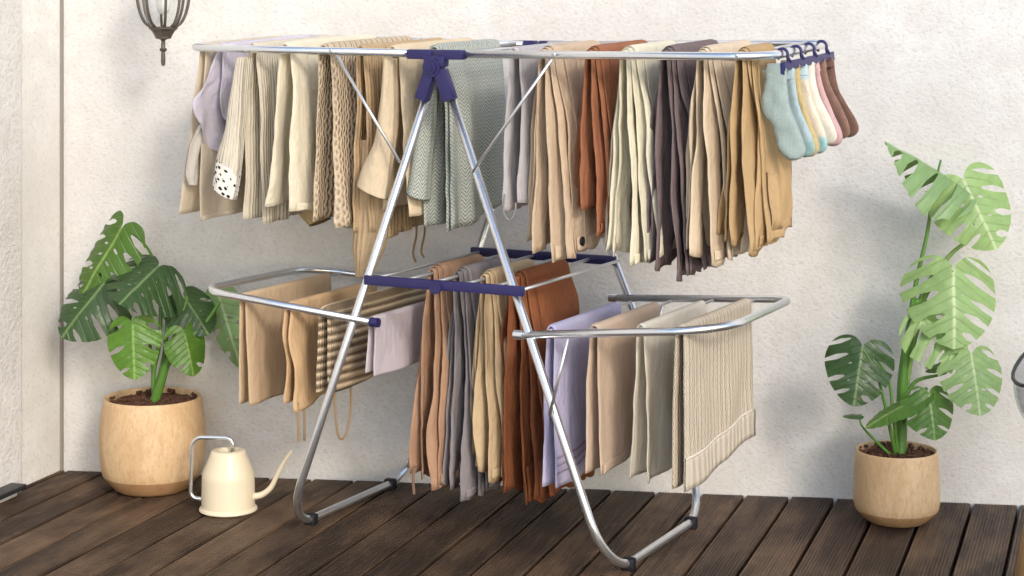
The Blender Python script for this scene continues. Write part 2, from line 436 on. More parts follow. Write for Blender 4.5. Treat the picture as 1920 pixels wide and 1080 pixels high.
# deck: grooved boards running to the wall
deck = empty('deck', (-.8833, 3.653, 0), -PA); tag(deck, kind='structure')
PWID = .1003*cos(PA); GAP = .0082; NG = 13
prof = []
wv = PWID-GAP
prof.append((GAP/2, -.028)); prof.append((GAP/2, -.0022)); prof.append((GAP/2+.0016, 0))
gx = (wv-.0032)/NG
for i in range(NG):
    a = GAP/2+.0016+gx*i
    if i: prof.append((a, 0))
    prof.append((a+gx*.55, 0)); prof.append((a+gx*.66, -.0016)); prof.append((a+gx*.92, -.0016))
prof.append((PWID-GAP/2-.0016, 0)); prof.append((PWID-GAP/2, -.0022)); prof.append((PWID-GAP/2, -.028))
def plank_len(k):
    # distance along the plank direction from the deck origin line to the back wall
    p = Vector((-.8833, 3.653, 0)) + PN*(PWID*(k+.5))
    # p + PD*y on wall line through W0 with normal WNrm
    return (W0-p).dot(WNrm)/PD.dot(WNrm)
for k in range(-14, 30):
    y1a = plank_len(k-.5); y1b = plank_len(k+.5)
    m_ = MB(); y0 = -.62
    n = len(prof); vs_ = []
    for (x, z) in prof:
        f = x/PWID; vs_.append((x, y0, z))
    for (x, z) in prof:
        f = x/PWID; vs_.append((x, y1a+(y1b-y1a)*f-.004, z))
    m_.add(vs_, [(i, i+1, n+i+1, n+i) for i in range(n-1)] + [tuple(range(n)), tuple(range(2*n-1, n-1, -1))])
    o = m_.build('plank', M['deck'], deck, smooth=False)
    o.location = (PWID*k, 0, rnd.uniform(-.0012, .0006))

m_ = MB(); m_.box((.8, -.02, -.036), (4.4, 1.2, .012)); m_.build('gap_shade_sheet', M['under'], deck, smooth=False)  # dark sheet added below the boards so their gaps read as shade
# back wall
wl_ = empty('back_wall', W0, wall_rz)
tag(wl_, 'rough pale stucco wall behind the drying rack', 'wall')
m_ = MB(); m_.box((2.0, .10, 1.25), (4.6, .2, 2.9)); m_.build('stucco_face', M['wall'], wl_, smooth=False)
# side wall at the left: smooth return next to the corner, then a coarse panel standing proud
side = empty('side_wall', W0, -PA)
tag(side, 'pale side wall at the left with smooth and coarse plaster strips', 'wall')
m_ = MB(); m_.box((-.10, -.10-.004, 1.25), (.2, .20, 2.9)); m_.build('smooth_strip', M['wall_smooth'], side, smooth=False)
m_ = MB(); m_.rbox((-.088, -.186-1.5, 1.25), (.2, 3.0, 2.9), .006); m_.build('coarse_panel', M['wall_coarse'], side, smooth=False)
m_ = MB(); m_.box((.0015, -.004, 1.25), (.006, .010, 2.9)); m_.build('corner_joint', M['joint'], side, smooth=False)

# dark door sill at the foot of the side wall
sill = empty('door_sill', W0 - PD*.345 + PN*.012, -PA)
tag(sill, 'black slate sill slab low against the side wall at left edge', 'sill')
m_ = MB(); m_.rbox((.01, -.26, .0195), (.055, .75, .011), .002); m_.build('slab', M['slab'], sill)
m_ = MB(); m_.rbox((.004, -.262, .0067), (.036, .73, .0130), .003); m_.build('plinth', M['white'], sill)

# ------------------------------------------------------------------ drying rack
rack = empty('drying_rack', RC, -RA)
tag(rack, 'folding steel drying rack with navy joints and four wings, hung with laundry', 'drying rack')
ZH, ZT = .950, .976
SB = .44
def ztop(t): return ZT + max(0, -t)*.010 + max(0, t)*.004
def zslope(t): return .020 + .030*abs(t)          # rise per metre of depth
def zts(t, s): return ztop(t) + s*zslope(t)
for sg in (-1, 1):
    pts = fillet([(sg*.012, 0, .935), (sg*.355, .004, .0105), (sg*.355, .525, .0105), (sg*.012, SB, .935)], [.11, .11], 14)
    MB().tube(pts, .0084, 14).build('leg', M['steel'], rack)
    for y in (.10, .425):
        m_ = MB(); R = Matrix.Identity(3)
        m_.rbox((sg*.355, y, .0095), (.025, .020, .025), .004); m_.build('foot_pad', M['black'], rack)
# hubs: disc, leg sockets, bar sockets
for (sy, out) in ((-.012, -1), (SB+.012, 1)):
    h = MB()
    def disc(mb, c, r, y0, y1, n=28):
        prof_ = [(0.001, 0), (r*.96, 0), (r, .002), (r, abs(y1-y0)-.002), (r*.96, abs(y1-y0)), (.001, abs(y1-y0))]
        vs_ = []; fs_ = []
        for (rr, q) in prof_:
            for k in range(n):
                a = 2*pi*k/n; vs_.append((c[0]+rr*cos(a), y0+(q if y1 > y0 else -q), c[1]+rr*sin(a)))
        for i in range(len(prof_)-1):
            for k in range(n): fs_.append((i*n+k, i*n+(k+1) % n, (i+1)*n+(k+1) % n, (i+1)*n+k))
        mb.add(vs_, fs_)
    disc(h, (-.004, ZH), .019, sy-.014, sy+.012)
    for sg in (-1, 1):
        ang = atan2(.343, .925)*sg
        R = Matrix.Rotation(-ang, 3, 'Y').to_3x3()
        c = Vector((sg*.010, sy+.010*(0 if sg < 0 else -out*0), ZH-.006)) + R @ Vector((0, 0, -.030))
        h.rbox(c, (.025, .024, .062), .004, R)
        h.rbox((sg*.033-.002, sy+.006*out*-1, ZT-.001+(zslope(0)*SB if out > 0 else 0)), (.056, .026, .019), .004)
        h.rbox((sg*.010, sy, ZH+.012), (.026, .022, .022), .004)
    hub = h.build('hinge_hub', M['navy'], rack, sharp=40)
    k_ = MB(); disc(k_, (-.004, ZH), .0125, sy+out*.012, sy+out*.0175); disc(k_, (-.004, ZH), .0055, sy+out*.016, sy+out*.020)
    k_.build('pivot_cap', M['navy'], hub, sharp=40)
# top wings
TL, TR = -.590, .668
pts = fillet([(-.03, 0, ZT), (TL, 0, ztop(TL)), (TL+.012, .385, zts(TL, .385)), (-.03, SB-.012, zts(0, SB))], [.035, .05], 10)
MB().tube(pts, .0078, 14).build('top_wing_frame', M['steel'], rack)
pts = fillet([(.03, 0, ZT), (TR, 0, ztop(TR)), (TR-.012, .405, zts(TR, .405)), (.03, SB-.012, zts(0, SB))], [.085, .035], 12)
MB().tube(pts, .0078, 14).build('top_wing_frame', M['steel'], rack)
RUNG_R = .0034
def rung(t, s0, s1, z, z1=None):
    MB().tube([(t, s0, z), (t, s1, z if z1 is None else z1)], RUNG_R, 8).build('rung', M['wire'], rack)
top_u = [375, 402, 462, 528, 600, 660, 720, 786, 939, 1007, 1090, 1160, 1232, 1305, 1382]
TOP_T = [T_of(u, 0) for u in top_u]
for t in TOP_T: rung(t, -.004, SB-.015 - max(0, -t)*.06, ztop(t)+.002, zts(t, SB-.02)+.002)
rung(T_of(870, 0), -.004, SB-.02, ZT+.002, zts(0, SB)+.002)
# middle rack
for (y, t0, t1) in ((-.014, -.158, .190), (.462, -.172, .172)):
    b = MB(); b.rbox(((t0+t1)/2, y, .531), (t1-t0, .012, .019), .003)
    cb = b.build('cross_bar', M['navy'], rack, sharp=40)
    if y < 0:
        k_ = MB(); disc(k_, (.004, .527), .0125, y-.004, y-.011); k_.build('round_catch', M['navy'], cb, sharp=40)
MID_T = [-.150+.0655*k for k in range(6)]
for t in MID_T: rung(t, -.012, .462, .531)
# lower wings
ZW0, ZW1 = .446, .484
def zwing(t): return ZW0 + (ZW1-ZW0)*max(0, min(1.1, (abs(t)-.15)/.42))
WR, WL = .582, -.560
pts = fillet([(.178, 0, ZW0), (WR, 0, zwing(WR)), (WR-.006, .405, zwing(WR)), (.165, .475, ZW0+.004)], [.11, .045], 12)
MB().tube(pts, .0078, 14).build('lower_wing_frame', M['steel'], rack)
pts = fillet([(-.150, 0, ZW0), (WL, 0, zwing(WL)), (WL+.02, .375, zwing(WL)), (-.17, .460, ZW0+.004)], [.05, .10], 12)
MB().tube(pts, .0078, 14).build('lower_wing_frame', M['steel'], rack)
for p in ((-.147, 0, ZW0), (-.168, .461, ZW0+.004), (.175, 0, ZW0), (.163, .476, ZW0+.004)):
    sg = 1 if p[0] < 0 else -1
    MB().tube([(p[0]-.006*sg, p[1], p[2]), (p[0]+.012*sg, p[1], p[2])], .0094, 14).build('end_cap', M['navy'] if p[0] < 0 else M['steel'], rack, sharp=40)
LW_T = [T_of(u, 0) for u in (452, 540, 606, 690)]
RW_T = [T_of(u, .41) for u in (1178, 1254, 1333, 1414)]
for t in LW_T: rung(t, 0, .42-max(0, -t-.2)*.08, zwing(t))
for t in RW_T: rung(t, 0, .42, zwing(t))
# braces
def brace(a, b): MB().tube([a, b], .0032, 8).build('brace', M['wire'], rack)
for y in (-.017, SB+.0):
    ta, tb = T_of(640, 0), T_of(1042, 0)
    brace((ta, y, ztop(ta)-.008), (-.078, y, .765)); brace((tb, y, ztop(tb)-.008), (.082, y, .752))
    brace((T_of(1072, 0), y if y < 0 else .45, zwing(.26)-.006), (.245, y if y < 0 else .47, .305))
for (u, y) in ((626, -.009), (1043, -.009)):
    t = T_of(u, 0); m_ = MB(); disc(m_, (t, ztop(t)+.001), .0042, y, y-.004, 12); m_.build('bolt', M['wire'], rack)

# ------------------------------------------------------------------ laundry
class Garment:
    """one piece of laundry draped over a rung: flattened tubes swept over the rung and down both sides"""
    def __init__(g, name, label, cat, mat, t, zr, s0, s1, dR, dL, th=.004, r=.0045, leanR=.02, leanL=.02, folds=(), na=.006,
                 fe=0.0, be=0.0, feL=None, layers=1, lstep=.012, lgrow=0.0, lfront=.0, seed=1, ns=26, nq=30, group=None, hemj=.0, curl=.0, fst=.10, lean_pow=.9, flare=0.0):
        g.__dict__.update(locals()); g.rng = random.Random(seed)
        g.mat = mat; g.zsl = zslope(t) if zr > .9 else 0.0
        g.root = bpy.data.objects.new(name, None)  # replaced by the mesh below
        bpy.data.objects.remove(g.root)
        mb = MB()
        for k in range(layers): g._layer(mb, k)
        me_o = mb.build(name, mat)
        me_o.location = RW(t, 0, zr); me_o.rotation_euler = (0, 0, -RA)
        tag(me_o, label, cat, group); g.o = me_o
    def fold(g, side, k, s, q, drop):
        wq = sstep(0, g.fst, q)*(.45+.55*q/max(drop, .01))
        D = 0; ph = g.seed*1.7 + k*2.1 + (0 if side > 0 else 1.3)
        for (a, lam, p) in g.folds: D += a*sin(2*pi*s/lam + p + ph + q*1.5*sin(g.seed+p))
        nz = noise.noise(Vector((s*9+g.seed*3.1+q*2.0*sin(g.seed), q*5+k*7, side*4.0))) + .5*noise.noise(Vector((s*22+g.seed+q*9*cos(g.seed*2.3), q*13+k*5, side*9.0))) + .22*noise.noise(Vector((s*48+q*30*sin(g.seed*1.7), q*34+k*5, g.seed*1.0)))
        return wq*(D + g.na*nz)
    def pos(g, side, sig, q, off=0.0, k=0):
        """point on layer k: side +1 faces the camera side, sig 0..1 front to back, q down from the rung, off outward"""
        drop = lerpk(g.dR if side > 0 else g.dL, sig)
        d = drop
        fe = lerpk(g.fe if (side > 0 or g.feL is None) else g.feL, q/d if d else 0); be = lerpk(g.be, q/d if d else 0)
        lf = g.lfront*k + (g.layers > 1)*(.022*noise.noise(Vector((q*4.5, k*3.7+side*1.9, g.seed*1.1)))*sstep(0, .1, q))*(1-sig)
        s = g.s0 + lf + (g.s1-g.s0-lf)*sig + fe*(1-sig) + be*sig
        r = g.r + k*g.lstep + k*g.lgrow*sstep(.0, .16, q)
        ln = (g.leanR if side > 0 else g.leanL)
        ln = lerpk(ln, q/d) if isinstance(ln, (list, tuple)) else ln*(q/d)**g.lean_pow
        ln = ln*(.6+.5*k) + g.flare*(1-sig)*(q/d)
        t_ = side*(r + ln + off) + g.fold(side, k, s, q, d)*(1 if side > 0 else 1)
        return Vector((t_, s, -q + s*g.zsl))
    def _layer(g, mb, k):
        ns, nq = g.ns, g.nq; r = g.r + k*g.lstep
        sigs = [.5-.5*cos(pi*i/(ns-1))*(.55) - (.5*.45)*(1-2*i/(ns-1)) for i in range(ns)]
        rows = []
        for j in range(nq, 0, -1): rows.append(('L', (j/nq)))
        for j in range(7): rows.append(('A', pi - pi*j/6))
        for j in range(1, nq+1): rows.append(('R', (j/nq)))
        jR = [1 + g.hemj*noise.noise(Vector((sg*5+k*3, g.seed, 2.0))) for sg in sigs]
        vs_ = []; uvs = []; s0n = lambda q_: q_
        for (kind, x) in rows:
            ring = []
            for inner in (0, 1):
                for i in (range(ns) if not inner else range(ns-1, -1, -1)):
                    sg = sigs[i]; e = 2*sg-1
                    hw = g.th*.5*max(.12, sqrt(max(0, 1-abs(e)**(10 if g.th > .006 else 40))))
                    if kind == 'A': tg = .42 if g.lgrow else 1.0
                    else: tg = 1.0 if not g.lgrow else .42+.58*sstep(0, .16, x*lerpk(g.dR if kind == 'R' else g.dL, sg))
                    tg *= 1+.35*noise.noise(Vector((s0n(sg)*6, x*4.0, k*2.0+g.seed)))*(kind != 'A')
                    off = (g.th*.5 + (hw if not inner else -hw))*tg
                    s_ = g.s0+g.lfront*k+(g.s1-g.s0-g.lfront*k)*sg
                    if kind == 'A':
                        fe0, be0 = lerpk(g.fe, 0), lerpk(g.be, 0); s_ += fe0*(1-sg)+be0*sg
                        p = Vector(((r+off)*cos(x), s_, (r+off)*sin(x) + s_*g.zsl)); uvq = -(x-pi/2)*r
                    else:
                        side = 1 if kind == 'R' else -1
                        d = lerpk(g.dR if side > 0 else g.dL, sg)*jR[i]*(1-.02*k)
                        # panel thickness tapers to the hem a little
                        p = g.pos(side, sg, x*d, off, k); uvq = side*(x*d+.01)
                        if kind == 'L' and k > 0: pass
                    vs_.append(p); uvs.append((s_+k*.37, uvq)); 
        n = 2*ns; m = len(rows); fs_ = []
        for a in range(m-1):
            for i in range(n):
                fs_.append((a*n+i, a*n+(i+1) % n, (a+1)*n+(i+1) % n, (a+1)*n+i))
        # hems: close between the two faces
        for a in (0, m-1):
            for i in range(ns-1):
                f = (a*n+i, a*n+i+1, a*n+n-2-i, a*n+n-1-i)
                fs_.append(f)
        mb.add(vs_, fs_, uvs)
    def patch(g, name, mat, side, qa, qb, sa, sb, off=.0015, th=.0025, k=0, ni=14, nj=6, rel=False):
        """a band of cloth lying on a panel: qa..qb metres (or parts of the drop when rel) and sa..sb across"""
        mb = MB(); vs_ = []; uvs = []
        for o_ in (off+g.th, off+g.th+th):
            for j in range(nj):
                for i in range(ni):
                    sg = sa+(sb-sa)*i/(ni-1); q = qa+(qb-qa)*j/(nj-1)
                    if rel: q *= lerpk(g.dR if side > 0 else g.dL, sg)*(1-.02*k)
                    e = .0 if (0 < i < ni-1 and 0 < j < nj-1) else (th*.5 if o_ > off+g.th else 0)
                    p = g.pos(side, sg, q, o_-e, k); vs_.append(p); uvs.append((p.y, q))
        A = ni*nj; fs_ = []
        for b in (0, A):
            for j in range(nj-1):
                for i in range(ni-1): fs_.append((b+j*ni+i, b+j*ni+i+1, b+(j+1)*ni+i+1, b+(j+1)*ni+i))
        edge = [i for i in range(ni)] + [j*ni+ni-1 for j in range(1, nj)] + [(nj-1)*ni+i for i in range(ni-2, -1, -1)] + [j*ni for j in range(nj-2, 0, -1)]
        for a, b in zip(edge, edge[1:]+edge[:1]): fs_.append((a, b, A+b, A+a))
        mb.add(vs_, fs_, uvs); return mb.build(name, mat, g.o)
    def cord(g, name, mat, pts, r=.0022):
        return MB().tube(spline(pts, 6), r, 7).build(name, mat, g.o)

def level_drop(u, v, t, s, zr): return zr - Z_of(v, t, s)

def trousers(name, label, mat, u, v, s0, s1, level='top', t=None, zr=None, layers=2, seed=1, group='trousers hung over the rungs', tilt=0.0, lean=.022, th=.011, hem=.022, wb=False, leanL=None, cat='trousers', lfront=.014, dLk=.96, folds=None, fe=0.0, be=0.0, na=.010, hemj=.05, flare=0.0):
    if t is None: t = T_of(u, 0)
    if zr is None: zr = ztop(t)+.002
    d = zr - Z_of(v, t, s0)
    dR = [(0, d), (1, d+tilt)]; dL = [(0, d*dLk), (1, (d+tilt)*dLk)]
    g = Garment(name, label, cat, mat, t, zr, s0, s1, dR, dL, th=th, leanR=lean, leanL=lean if leanL is None else leanL, folds=folds or [(.0045, .085, .3), (.003, .047, 1.9)], na=na, layers=layers,
                lstep=th*.44, lgrow=th*.62, lfront=lfront, seed=seed, group=group, hemj=hemj, fe=fe, be=be, ns=22, nq=26, flare=flare)
    if hem:
        for k in range(layers):
            g.patch('hem', mat, 1, 1-hem/d, .99, .04, .96, off=.0004, th=.0018, k=k, rel=True)
    g.patch('seam', mat, 1, .03, .985, .13, .145, off=.0004, th=.0016, k=layers-1, rel=True, ni=3, nj=26)
    return g

F = fabric
# ---- top rail, left wing
def top_z(i): return ztop(TOP_T[i])+.002
def sheet(i_or_t, zr, name, label, cat, mat, v, s0, s1, **kw):
    t = i_or_t; d = zr - Z_of(v, t, s0)
    tilt = kw.pop('tilt', 0.0); tiltL = kw.pop('tiltL', tilt); dLk = kw.pop('dLk', .9)
    hemk = kw.pop('hemk', None)
    dR = [(a, d*b) for a, b in hemk] if hemk else [(0, d), (1, d+tilt)]
    dL = kw.pop('dL', [(0, d*dLk), (1, (d+tiltL)*dLk)])
    return Garment(name, label, cat, mat, t, zr, s0, s1, dR, dL, **kw)

TG = 'clothes hung over the top rungs'
m_tan_sheer = F('tan_voile', (238, 226, 206), 'weave', .4, wr=.7)
g = sheet(TOP_T[0], top_z(0), 'beige_sheet', 'sheer beige sheet at the far left end of the top rail', 'sheet', m_tan_sheer, 411, .01, .30, dLk=.97,
          leanR=.012, leanL=.05, folds=[(.006, .16, .5)], seed=2, group=TG, fe=[(0, 0), (.4, -.01), (1, -.03)], be=[(0, 0), (1, .0)], th=.003)
g.patch('hem', m_tan_sheer, 1, .97, .998, .01, .99, rel=True)
m_lav = F('lavender_cotton', (232, 226, 238), 'weave', .3, wr=.9)
g = sheet(TOP_T[1], top_z(1), 'lavender_blouse', 'lavender white sleeveless blouse with a pointed side hanging forward', 'blouse', m_lav, 300, .02, .36, dLk=1.0,
          hemk=[(0, .92), (.25, 1.0), (1, .82)], leanR=.010, leanL=.03, folds=[(.006, .10, 1.0), (.004, .06, .2)], seed=5, group=TG,
          fe=[(0, 0), (.30, .0), (.52, -.012), (.85, .03), (1, .05)], feL=[(0, 0), (.25, -.02), (.48, -.075), (.8, -.03), (1, .03)], th=.003, na=.008)
m_white_voile = F('white_voile', (236, 230, 222), 'weave', .4)
tt = TOP_T[1]-.012
g2 = MB()
# the thin white tail of the top, hanging free at its left
def ribbon(mb, pts, wv_, th=.0025, fold=.006, n=9):
    pts = spline(pts, 8); m = len(pts); vs_ = []; uvs = []
    for face in (0, 1):
        for j, p in enumerate(pts):
            f = j/(m-1); wd = lerpk(wv_, f)
            for i in range(n):
                e = i/(n-1)-.5
                q = p + Vector((fold*sin(e*9+f*3)+(th if face else 0), e*wd, 0)); vs_.append(q); uvs.append((e*wd, p.z))
    A = m*n; fs_ = []
    for b in (0, A):
        for j in range(m-1):
            for i in range(n-1): fs_.append((b+j*n+i, b+j*n+i+1, b+(j+1)*n+i+1, b+(j+1)*n+i))
    edge = [i for i in range(n)] + [j*n+n-1 for j in range(1, m)] + [(m-1)*n+i for i in range(n-2, -1, -1)] + [j*n for j in range(m-2, 0, -1)]
    for a, b in zip(edge, edge[1:]+edge[:1]): fs_.append((a, b, A+b, A+a))
    mb.add(vs_, fs_, uvs)
mb = MB(); ribbon(mb, [(-.034, .0, -.16), (-.040, -.005, -.20), (-.046, -.010, -.245), (-.047, -.012, -.285)], [(0, .01), (.35, .05), (.75, .035), (1, .01)])
mb.build('tail', m_white_voile, g.o)

m_crib = F('cream_rib_knit', (236, 226, 206), 'rib', .2, fq=115, wr=.8)
g = sheet(TOP_T[2], top_z(2), 'ribbed_cardigan', 'cream ribbed cardigan with a spotted black and white cuff', 'cardigan', m_crib, 420, .02, .36, dLk=.98,
          hemk=[(0, 1.0), (.45, .99), (.5, .93), (1, .9)], leanR=[(0, .004), (.5, .022), (1, .034)], leanL=.014, folds=[(.006, .09, .0), (.004, .05, 1.0)], seed=8, group=TG, th=.006, na=.009,
          fe=[(0, 0), (1, .0)])
# its sleeve swings out in front
sl = MB(); L_ = [(.000, -.005, -.02), (-.006, -.016, -.10), (-.010, -.026, -.17), (-.016, -.036, -.225), (-.018, -.042, -.262)]
def etube(mb, pts, ra, rb, axA=Vector((1, 0, 0)), axB=Vector((0, 1, 0)), n=20, sub=6, ripple=0.0, nr=7, cap=False):
    P_ = spline(pts, sub); m = len(P_); vs_ = []; uvs = []; L = 0
    for j, p in enumerate(P_):
        f = j/(m-1); a = lerpk(ra, f); b = lerpk(rb, f)
        if j: L += (P_[j]-P_[j-1]).length
        for k in range(n):
            an = 2*pi*k/n; rp = 1+ripple*sin(nr*an+f*4)
            vs_.append(p+axA*(a*cos(an)*rp)+axB*(b*sin(an)*rp)); uvs.append((an*.03, L))
    fs_ = [(j*n+k, j*n+(k+1) % n, (j+1)*n+(k+1) % n, (j+1)*n+k) for j in range(m-1) for k in range(n)]
    if cap: fs_.append(tuple(range(n-1, -1, -1)))
    # turned-in opening at the end
    b0 = len(vs_)
    for k in range(n):
        an = 2*pi*k/n; p = P_[-1]-(P_[-1]-P_[-2]).normalized()*.03
        vs_.append(p+axA*(lerpk(ra, 1)*.8*cos(an))+axB*(lerpk(rb, 1)*.8*sin(an))); uvs.append((an*.03, L-.03))
    for k in range(n): fs_.append(((m-1)*n+k, (m-1)*n+(k+1) % n, b0+(k+1) % n, b0+k))
    fs_.append(tuple(b0+k for k in range(n)))
    mb.add(vs_, fs_, uvs); return mb
tiltA = Vector((.95, 0, -.30)).normalized()
etube(sl, L_, [(0, .006), (.4, .017), (.8, .029), (1, .026)], [(0, .03), (1, .022)], axA=tiltA).build('sleeve', m_crib, g.o)
cf = MB(); m_leo = F('spotted_cuff', (232, 226, 216), 'leopard', .05, c2=(24, 22, 24))
etube(cf, [(-.0165, -.037, -.232), (-.0185, -.042, -.266), (-.021, -.047, -.292)], [(0, .0305), (.8, .030), (1, .028)], [(0, .0245), (1, .023)], axA=Vector((.87, 0, -.49)).normalized()).build('cuff', m_leo, g.o)

m_fuz = F('cream_wool', (242, 232, 206), 'fuzzy', .2, wr=1.1, sheen=.5)
m_tanback = F('ochre_lining', (212, 186, 140), 'weave', .15)
g = sheet(TOP_T[3], top_z(3), 'cream_sweater', 'fluffy cream wool sweater left of the taupe cable knit', 'sweater', m_fuz, 392, .01, .36, dLk=.98,
          hemk=[(0, 1.0), (.35, 1.03), (.6, 1.2), (.8, 1.17), (1, .95)], leanR=[(0, .008), (.5, .034), (1, .050)], leanL=[(0, 0), (.5, .020), (1, .034)], folds=[(.007, .10, .4), (.004, .055, 2.0)], seed=11, group=TG, th=.010, na=.012,
          fe=[(0, 0), (.5, -.02), (1, -.03)])
g.patch('hem', m_fuz, 1, .95, .998, .02, .98, rel=True, th=.003)
t_ = T_of(585, .20)-TOP_T[3]
etube(MB(), [(t_-.02, .20, -.24), (t_-.012, .20, -.30), (t_+.004, .20, -.345), (t_+.020, .20, -.372)], [(0, .040), (.5, .036), (1, .022)], [(0, .04), (1, .03)], axA=Vector((.9, 0, .43)).normalized()).build('sleeve', m_tanback, g.o)
m_cab = F('taupe_cable_knit', (214, 194, 166), 'cable', .1, fq=95, bs=.6, wr=.7)
g = sheet(TOP_T[4], top_z(4), 'cable_sweater', 'taupe cable knit sweater with a pierced pattern', 'sweater', m_cab, 424, .01, .36, dLk=.97,
          hemk=[(0, 1.0), (.3, .985), (1, .86)], leanR=[(0, .016), (.5, .036), (1, .052)], leanL=.016, folds=[(.006, .085, 1.4)], seed=14, group=TG, th=.009, na=.010, fe=[(0, 0), (1, -.016)], flare=.0)
m_trib = F('tan_rib_knit', (208, 180, 142), 'rib', .15, fq=100, wr=.9)
g = sheet(TOP_T[5], top_z(5), 'ribbed_dress', 'tan ribbed dress with long hanging sleeve and thin tie straps', 'dress', m_trib, 455, .03, .37, dLk=.95,
          hemk=[(0, .94), (.2, 1.0), (.6, .98), (1, .90)], leanR=.022, leanL=.02, folds=[(.006, .07, .2), (.004, .04, 1.1)], seed=17, group=TG, th=.006, na=.008, fe=[(0, 0), (1, .0)])
etube(MB(), [(.006, .075, -.18), (.006, .072, -.27), (.004, .068, -.35), (-.001, .060, -.42), (-.006, .055, -.455)], [(0, .030), (.4, .042), (.62, .036), (.82, .022), (1, .017)], [(0, .03), (.6, .03), (1, .018)]).build('sleeve', m_trib, g.o)
for (y, l_) in ((.20, .44), (.235, .435)):
    g.cord('strap', m_trib, [(.030, y, -.33), (.032, y+.004, -.38), (.028, y-.004, -.42), (.031, y+.002, -l_)], .0024)
m_bg = F('beige_fine_knit', (236, 216, 184), 'weave', .2, fq=180, wr=1.0)
g = sheet(TOP_T[6], top_z(6), 'beige_sweater', 'smooth beige sweater with a wide rolled cuff turned forward', 'sweater', m_bg, 405, .03, .37, dLk=.97,
          hemk=[(0, 1.0), (.35, 1.0), (1, .95)], leanR=[(0, .014), (.5, .036), (1, .055)], leanL=.020, folds=[(.006, .11, .9)], seed=20, group=TG, th=.008, na=.010)
etube(MB(), [(.0, .032, -.01), (-.004, .030, -.10), (-.012, .026, -.18), (-.030, .020, -.245), (-.036, .016, -.280)], [(0, .010), (.45, .02), (.8, .034), (1, .036)], [(0, .03), (1, .022)],
      axA=Vector((.93, 0, -.36)).normalized()).build('sleeve', m_bg, g.o)
m_herr = F('grey_green_tweed', (212, 215, 206), 'herring', .05, fq=130, c2=(112, 120, 110), wr=.5)
g = sheet(TOP_T[7], top_z(7), 'tweed_coat', 'grey green herringbone tweed coat below the front hinge', 'coat', m_herr, 434, .055, .33, dLk=.98,
          hemk=[(0, 1.0), (.3, .99), (1, .90)], leanR=[(0, .006), (.4, .03), (1, .038)], leanL=.014, folds=[(.006, .13, .2), (.003, .06, .4)], seed=23, group=TG, th=.010, na=.008, ns=34)
g.patch('lapel', m_herr, 1, .04, .985, 0.0, .30, off=.004, th=.006, rel=True, ni=16, nj=30)
etube(MB(), [(-.010, .075, -.02), (-.018, .065, -.14), (-.026, .055, -.24), (-.030, .050, -.285)], [(0, .010), (.5, .018), (1, .024)], [(0, .03), (1, .03)], axA=Vector((.93, 0, -.36)).normalized()).build('sleeve', m_herr, g.o)
m_gry = F('pale_grey_jersey', (206, 201, 202), 'weave', .2, wr=1.0)
g = sheet(TOP_T[8], top_z(8), 'grey_hoodie', 'pale grey jersey top with drawstring loop right of the tweed coat', 'jersey', m_gry, 388, .05, .29, dLk=1.03,
          hemk=[(0, .97), (.2, 1.0), (.28, 1.05), (.6, 1.06), (1, 1.0)], leanR=[(0, .012), (.5, .026), (1, .030)], leanL=[(0, 0), (1, .012)], folds=[(.006, .09, 1.2), (.003, .05, .1)], seed=26, group=TG, th=.006, na=.010, fe=[(0, 0), (1, -.012)])
g.cord('drawstring', m_gry, [(-.002, .02, -.27), (-.004, .02, -.305), (.008, .02, -.318), (.020, .02, -.305), (.022, .02, -.285)], .0018)

# ---- top rail, right wing: trousers
def TR_(i, name, label, c, v, s0, s1, seed, **kw):
    mat = kw.pop('mat', None) or F(name+'_cloth', c, 'weave', .10, wr=1.0)
    return trousers(name, label, mat, None, v, s0, s1, t=TOP_T[i], seed=seed, group='trousers hung over the top rungs', **kw)
def button(g, side, sig, q, k, c, r=.006):
    p = g.pos(side, sig, q, g.th+.004, k)
    mb = MB(); n = 12
    vs_ = [(p.x+dx, p.y+r*rr*cos(2*pi*i/n), p.z+r*rr*sin(2*pi*i/n)) for (dx, rr) in ((-.003, 1), (.001, 1), (.002, .7)) for i in range(n)]
    mb.add(vs_, [(a*n+i, a*n+(i+1) % n, (a+1)*n+(i+1) % n, (a+1)*n+i) for a in range(2) for i in range(n)]+[tuple(2*n+i for i in range(n))])
    return mb.build('button', M['black'], g.o)
g = TR_(9, 'beige_trousers', 'beige trousers with a dark button at the cuff, left of rust trousers', (214, 190, 162), 492, .02, .27, 31, layers=3, lean=.026, th=.0078, tilt=-.03, leanL=.012, hem=.03)
button(g, 1, .10, .36, 2, (20, 20, 26), .009)
g = TR_(10, 'rust_trousers', 'rust brown trousers, shortest on the right half of the top rail', (166, 110, 80), 442, .03, .30, 34, layers=3, lean=.016, th=.0072, tilt=.0, leanL=.012, dLk=.86)
g.patch('pocket', g.mat, 1, .14, .20, .02, .20, k=2, th=.002)
g = TR_(11, 'cream_trousers', 'pale cream trousers between the rust and mauve pairs', (238, 230, 204), 500, .02, .26, 37, layers=3, lean=.020, th=.0078, tilt=-.02, leanL=.014)
g = TR_(12, 'mauve_trousers', 'mauve grey wide trousers, longest on the top rail', (128, 112, 112), 525, .03, .29, 40, layers=3, lean=.026, th=.0078, tilt=-.012, leanL=.016, hem=.045)
g = TR_(13, 'sand_trousers', 'pale sand trousers left of the camel pair', (230, 210, 182), 494, .02, .27, 43, layers=3, lean=.028, th=.0078, tilt=-.02, leanL=.012)
g = TR_(14, 'camel_trousers', 'camel cotton trousers with a dark pocket slit at the right end', (198, 166, 122), 474, .01, .17, 46, layers=3, lean=.013, th=.0078, tilt=-.012, leanL=.014)
g.patch('pocket_flap', g.mat, 1, .22, .32, .14, .34, k=2, th=.002)
m_slit = F('pocket_slit_cloth', (96, 68, 40), 'weave', 0)
